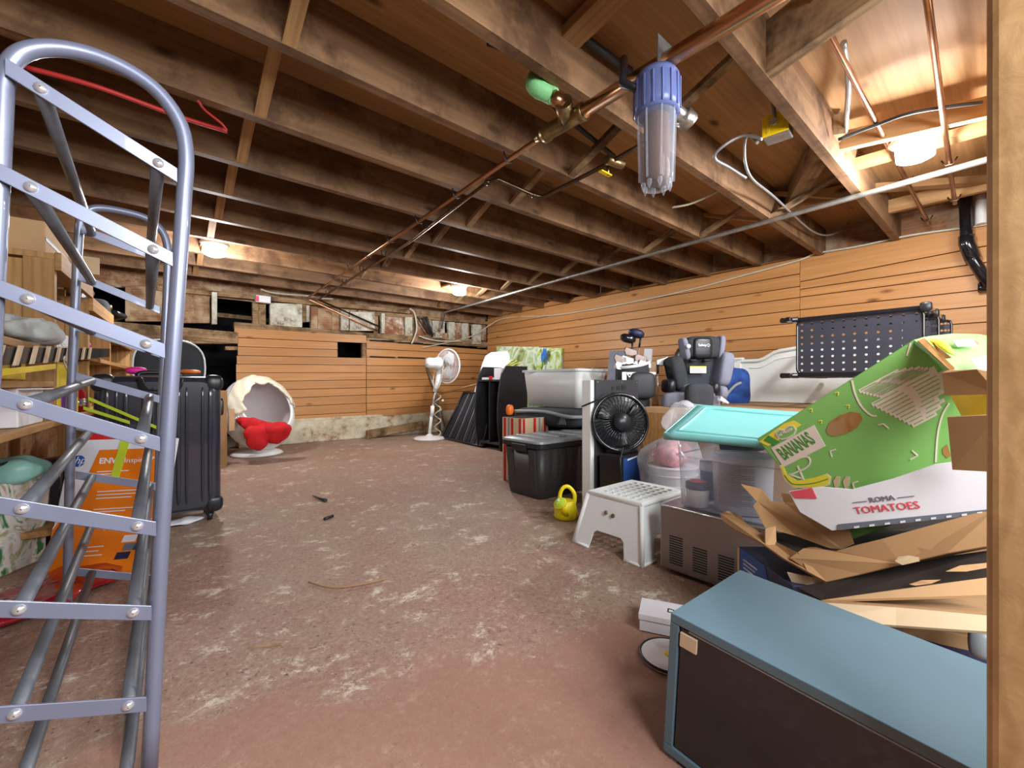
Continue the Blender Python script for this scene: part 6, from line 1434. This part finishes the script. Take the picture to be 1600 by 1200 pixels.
def txtp(s, x0_, y0_, x1_, y1_, size, mat, par, fn, nrm, bold=0, sx_=1.0):
    a, b = fn(x0_, y0_), fn(x1_, y1_); xd = (b-a).normalized(); yd = (-nrm).cross(xd)
    o = text(s, frame(a-nrm*0.0013, xd, yd), size, M_[mat], par, bold=bold, sx=1)
    wd = max(v.co.x for v in o.data.vertices)-min(v.co.x for v in o.data.vertices)
    k_ = (b-a).length/wd*sx_
    for v in o.data.vertices: v.co.x *= k_
    return o
txtp('TOMATOES', 1338, 803, 1439, 794, 0.0235, 'inkred', tb, onp, nr, 0.0)
txtp('ROMA', 1360, 785, 1399, 781, 0.0165, 'inkgrey', tb, onp, nr)
for x0_, x1_ in ((1333, 1355), (1403, 1429)):
    MB().prism([onp(x0_, 786-(x0_-1333)*0.11)-nr*0.001, onp(x1_, 786-(x1_-1333)*0.11)-nr*0.001, onp(x1_, 784.8-(x1_-1333)*0.11)-nr*0.001, onp(x0_, 784.8-(x0_-1333)*0.11)-nr*0.001], -nr*0.0008).build('rule_line', M_['inkgrey'], tb)
# ---- green banana box
gbx = thing('banana_box', 'green banana box with hand hole, tilted on top of the pile', 'box', tuple(W(1350, 680, t=1.2)))
P00, P10 = W(1182, 686, X=1.42), W(1427, 531, X=1.37)
uu = P10-P00
nrm = V((1, 0.10, 0.02)).normalized(); uu_n = uu.normalized()
vv_ = uu_n.cross(nrm); vv_ = vv_ if vv_.z < 0 else -vv_; vv_.normalize()
nrm = vv_.cross(uu_n); nrm = nrm if nrm.x > 0 else -nrm
def onb2(px_, py_):
    d_ = W(px_, py_, t=1.0)-V((0, 0, H)); s_ = (P00-V((0, 0, H))).dot(nrm)/d_.dot(nrm); return V((0, 0, H))+d_*s_
Lv = 0.34
MB().obox(P00, uu, vv_*Lv, nrm*0.15).build('carton', M_['green'], gbx, bev=0.003)
gp = lambda pts, mat, name, e=0.0012, o_=0.0: MB().prism([onb2(x, y)-nrm*o_ for x, y in pts], -nrm*e).build(name, M_[mat], gbx)
gp([(1205, 700), (1272, 664), (1290, 697), (1224, 730)], 'pinkish', 'banner')
txtp('BANANAS', 1226, 719, 1275, 691, 0.052, 'inkgreen', gbx, onb2, nrm, 0.0012, 1.0)
# leaf fan and logo
gp([(1186, 690), (1225, 662), (1240, 657), (1252, 664), (1214, 690), (1200, 697)], 'banyellow', 'yellow_leaves', 0.0010)
gp([(1193, 688), (1201, 680), (1219, 690), (1210, 696)], 'inkgreen', 'leaf', 0.0016)
gp([(1211, 676), (1217, 670), (1226, 671), (1232, 664), (1240, 664), (1245, 671), (1242, 679), (1232, 685), (1222, 687), (1214, 684)], 'pinkish', 'logo_outline', 0.0018)
gp([(1213, 677), (1218, 672), (1226, 673), (1233, 666), (1239, 666), (1243, 671), (1240, 678), (1231, 683), (1222, 685), (1215, 682)], 'green', 'logo_cloud', 0.0022)
txtp('Del Monte', 1216, 683, 1239, 671, 0.013, 'pinkish', gbx, onb2, nrm+V((0, 0, 0)), 0.0004).location -= (ROOTM[gbx.name].inverted().to_3x3() @ nrm)*0.002
# block of ruled text
c0_, c1_ = (1342, 612), (1413, 549)
for k in range(17):
    f_0 = k/16
    sx_, sy_ = 1342+ (1500-1342)*0 , 0
    x0_ = [1345, 1350, 1356, 1352, 1362, 1370, 1366, 1357, 1356, 1360, 1368, 1375, 1384, 1398, 1396, 1405, 1420][k]
    y0_ = [611, 604, 600, 610, 606, 603, 615, 632, 640, 645, 645, 645, 646, 643, 653, 655, 652][k]
    ln_ = [70, 78, 84, 90, 90, 92, 98, 115, 120, 116, 108, 100, 88, 70, 72, 58, 42][k]
    if k < 7: x0_, y0_ = 1342+7.0*k, 611-0.0*k-3.2*k+4.2*k
    dx_, dy_ = 0.885*ln_, -0.465*ln_
    x0_ = 1341+ (k*5.3 if k < 7 else 14+(k-7)*7.0+6); y0_ = 609 + (k*1.3 if k < 7 else 21+(k-7)*3.6)
    gp([(x0_, y0_), (x0_+dx_, y0_+dy_), (x0_+dx_+3.1, y0_+dy_+5.7), (x0_+3.1, y0_+5.7)], 'pinkish', 'text_bar', 0.0010)
    for j in range(2): gp([(x0_+4+j*ln_*0.45, y0_+2.0-0.52*(4+j*ln_*0.45)), (x0_+4+(j+0.8)*ln_*0.42, y0_+2.0-0.52*(4+(j+0.8)*ln_*0.42)), (x0_+4.6+(j+0.8)*ln_*0.42, y0_+3.3-0.52*(4+(j+0.8)*ln_*0.42)), (x0_+4.6+j*ln_*0.45, y0_+3.3-0.52*(4+j*ln_*0.45))], 'green', 'text_line', 0.0014)
def stroke(pts, wd, mat, name, e=0.0016):
    P = smooth([(x, y, 0) for x, y in pts], 5); n_ = len(P)
    for i in range(1):
        left, right = [], []
        for j, p in enumerate(P):
            d_ = P[min(j+1, n_-1)]-P[max(j-1, 0)]; d_ = d_.normalized() if d_.length > 0 else V((1, 0, 0)); left.append((p.x-d_.y*wd, p.y+d_.x*wd)); right.append((p.x+d_.y*wd, p.y-d_.x*wd))
        m = MB(); A_ = [onb2(*q) for q in left]; B_ = [onb2(*q) for q in right]
        m.loft([[a, b, b-nrm*e, a-nrm*e] for a, b in zip(A_, B_)], False); m.build(name, M_[mat], gbx)
stroke([(1331, 594), (1336, 615), (1346, 635), (1360, 648), (1370, 650)], 1.3, 'pinkish', 'curved_outline')
stroke([(1483, 630), (1472, 650), (1465, 680), (1462, 722)], 1.3, 'pinkish', 'curved_outline')
stroke([(1417, 556), (1423, 536)], 1.2, 'pinkish', 'curved_outline')
stroke([(1229, 744), (1258, 732), (1266, 722), (1262, 714), (1250, 715)], 1.2, 'pinkish', 'curved_outline')
stroke([(1246, 728), (1256, 750)], 1.2, 'pinkish', 'curved_outline'); stroke([(1232, 741), (1254, 748)], 1.0, 'pinkish', 'curved_outline')
for x_, y_, a_ in ((1305, 705, 1), (1378, 665, 2), (1430, 712, 3), (1340, 755, 1)):
    d1, d2 = {1: ((-9, 2), (-1, 9)), 2: ((-7, 2), (9, 7)), 3: ((-9, 8), (-6, -8))}[a_]
    o0 = {1: (-8, 0), 2: (2, -3), 3: (4, 0)}[a_]
    X_, Y_ = x_+o0[0], y_+o0[1]
    for dx_, dy_ in ((9, -3), (3, 9)) if a_ == 1 else ((-8, 2), (9, 8)) if a_ == 2 else ((-9, -8), (-12, 6)):
        stroke([(X_, Y_), (X_+dx_, Y_+dy_)], 1.0, 'pinkish', 'bracket_mark')
for x_, y_ in ((1267, 640), (1282, 658), (1308, 614), (1325, 634)):
    stroke([(x_-3, y_), (x_+2, y_-1), (x_+1, y_+4)], 0.6, 'banyellow', 'small_mark')
hole = [(1291, 672), (1297, 659), (1312, 649), (1330, 643), (1344, 646), (1348, 655), (1340, 668), (1322, 678), (1304, 682), (1294, 679)]
gp(hole, 'kraft', 'hand_hole', 0.0012)
gp([(1291, 672), (1294, 665), (1316, 653), (1320, 660), (1317, 678), (1304, 682), (1294, 679)], 'carddark', 'hole_flap', 0.0016)
gp([(1473, 700), (1480, 694), (1486, 712), (1480, 716), (1473, 708)], 'kraft', 'hand_hole', 0.0012)
for pts in ([(1218, 727), (1222, 726), (1228, 740), (1245, 752), (1275, 746), (1292, 740), (1299, 745), (1297, 757), (1280, 764), (1240, 762), (1226, 750)],):
    gp(pts, 'pinkish', 'banana_outline', 0.0011); cxm = sum(p[0] for p in pts)/len(pts); cym = sum(p[1] for p in pts)/len(pts)
    gp([(cxm+(x-cxm)*0.95, cym+(y-cym)*0.9) for x, y in pts], 'banyellow', 'banana', 0.0016)
stroke([(1226, 742), (1240, 756), (1270, 755), (1294, 748)], 0.7, 'inkgreen', 'banana_line', 0.0022)
for x_ in (1305, 1320): gp([(x_, 763), (x_-3, 752), (x_+2, 744), (x_+8, 745), (x_+7, 757), (x_+3, 765)], 'cardlight', 'peeled_banana', 0.0014)
# right end of the green box: top end face, corrugated edge, brown flaps, yellow window
def gsheet(name, pts, mat, th=0.005): return sheet(gbx, name, pts, mat, th)
e1 = P10; tE = (e1-V((0, 0, H))).dot(V((SN, CS, 0)))
gsheet('end_face', [(1428, 531, tE), (1452, 525, tE+0.02), (1490, 521, tE+0.04), (1530, 522, tE+0.05), (1550, 526, tE), (1556, 640, tE-0.2), (1530, 636, tE-0.17), (1490, 580, tE-0.12)], 'green', 0.006)
gsheet('torn_edge', [(1434, 532, tE-0.01), (1444, 528, tE-0.01), (1492, 575, tE-0.13), (1486, 580, tE-0.13)], 'kraft', 0.003)
gsheet('torn_edge', [(1452, 527, tE-0.01), (1464, 541, tE-0.05), (1486, 558, tE-0.10), (1470, 560, tE-0.08)], 'kraft', 0.003)
gsheet('end_print', [(1488, 532, tE-0.03), (1518, 529, tE-0.03), (1530, 535, tE-0.05), (1528, 540, tE-0.05), (1496, 541, tE-0.04)], 'pinkish', 0.002)
gsheet('end_print', [(1516, 560, tE-0.10), (1560, 552, tE-0.12), (1560, 590, tE-0.16), (1535, 585, tE-0.14)], 'pinkish', 0.002)
for k in range(5): gsheet('leaf_print', [(1452, 531+k, tE-0.03), (1462+5*k, 529+2*k, tE-0.035), (1478+4*k, 536+5*k, tE-0.05), (1458+2*k, 534+2*k, tE-0.035)], 'banyellow', 0.001)
gsheet('yellow_lining', [(1485, 618, tE-0.12), (1545, 612, tE-0.2), (1560, 650, tE-0.2), (1502, 650, tE-0.14)], 'banyellow', 0.004)
gsheet('upper_flap', [(1472, 583, tE-0.14), (1478, 579, tE-0.14), (1526, 577, tE-0.2), (1560, 584, tE-0.22), (1560, 616, tE-0.22), (1476, 618, tE-0.14)], 'carddark', 0.006)
gsheet('lower_flap', [(1480, 652, tE-0.15), (1560, 648, tE-0.22), (1560, 738, tE-0.2), (1488, 734, tE-0.14)], 'carddark', 0.006)
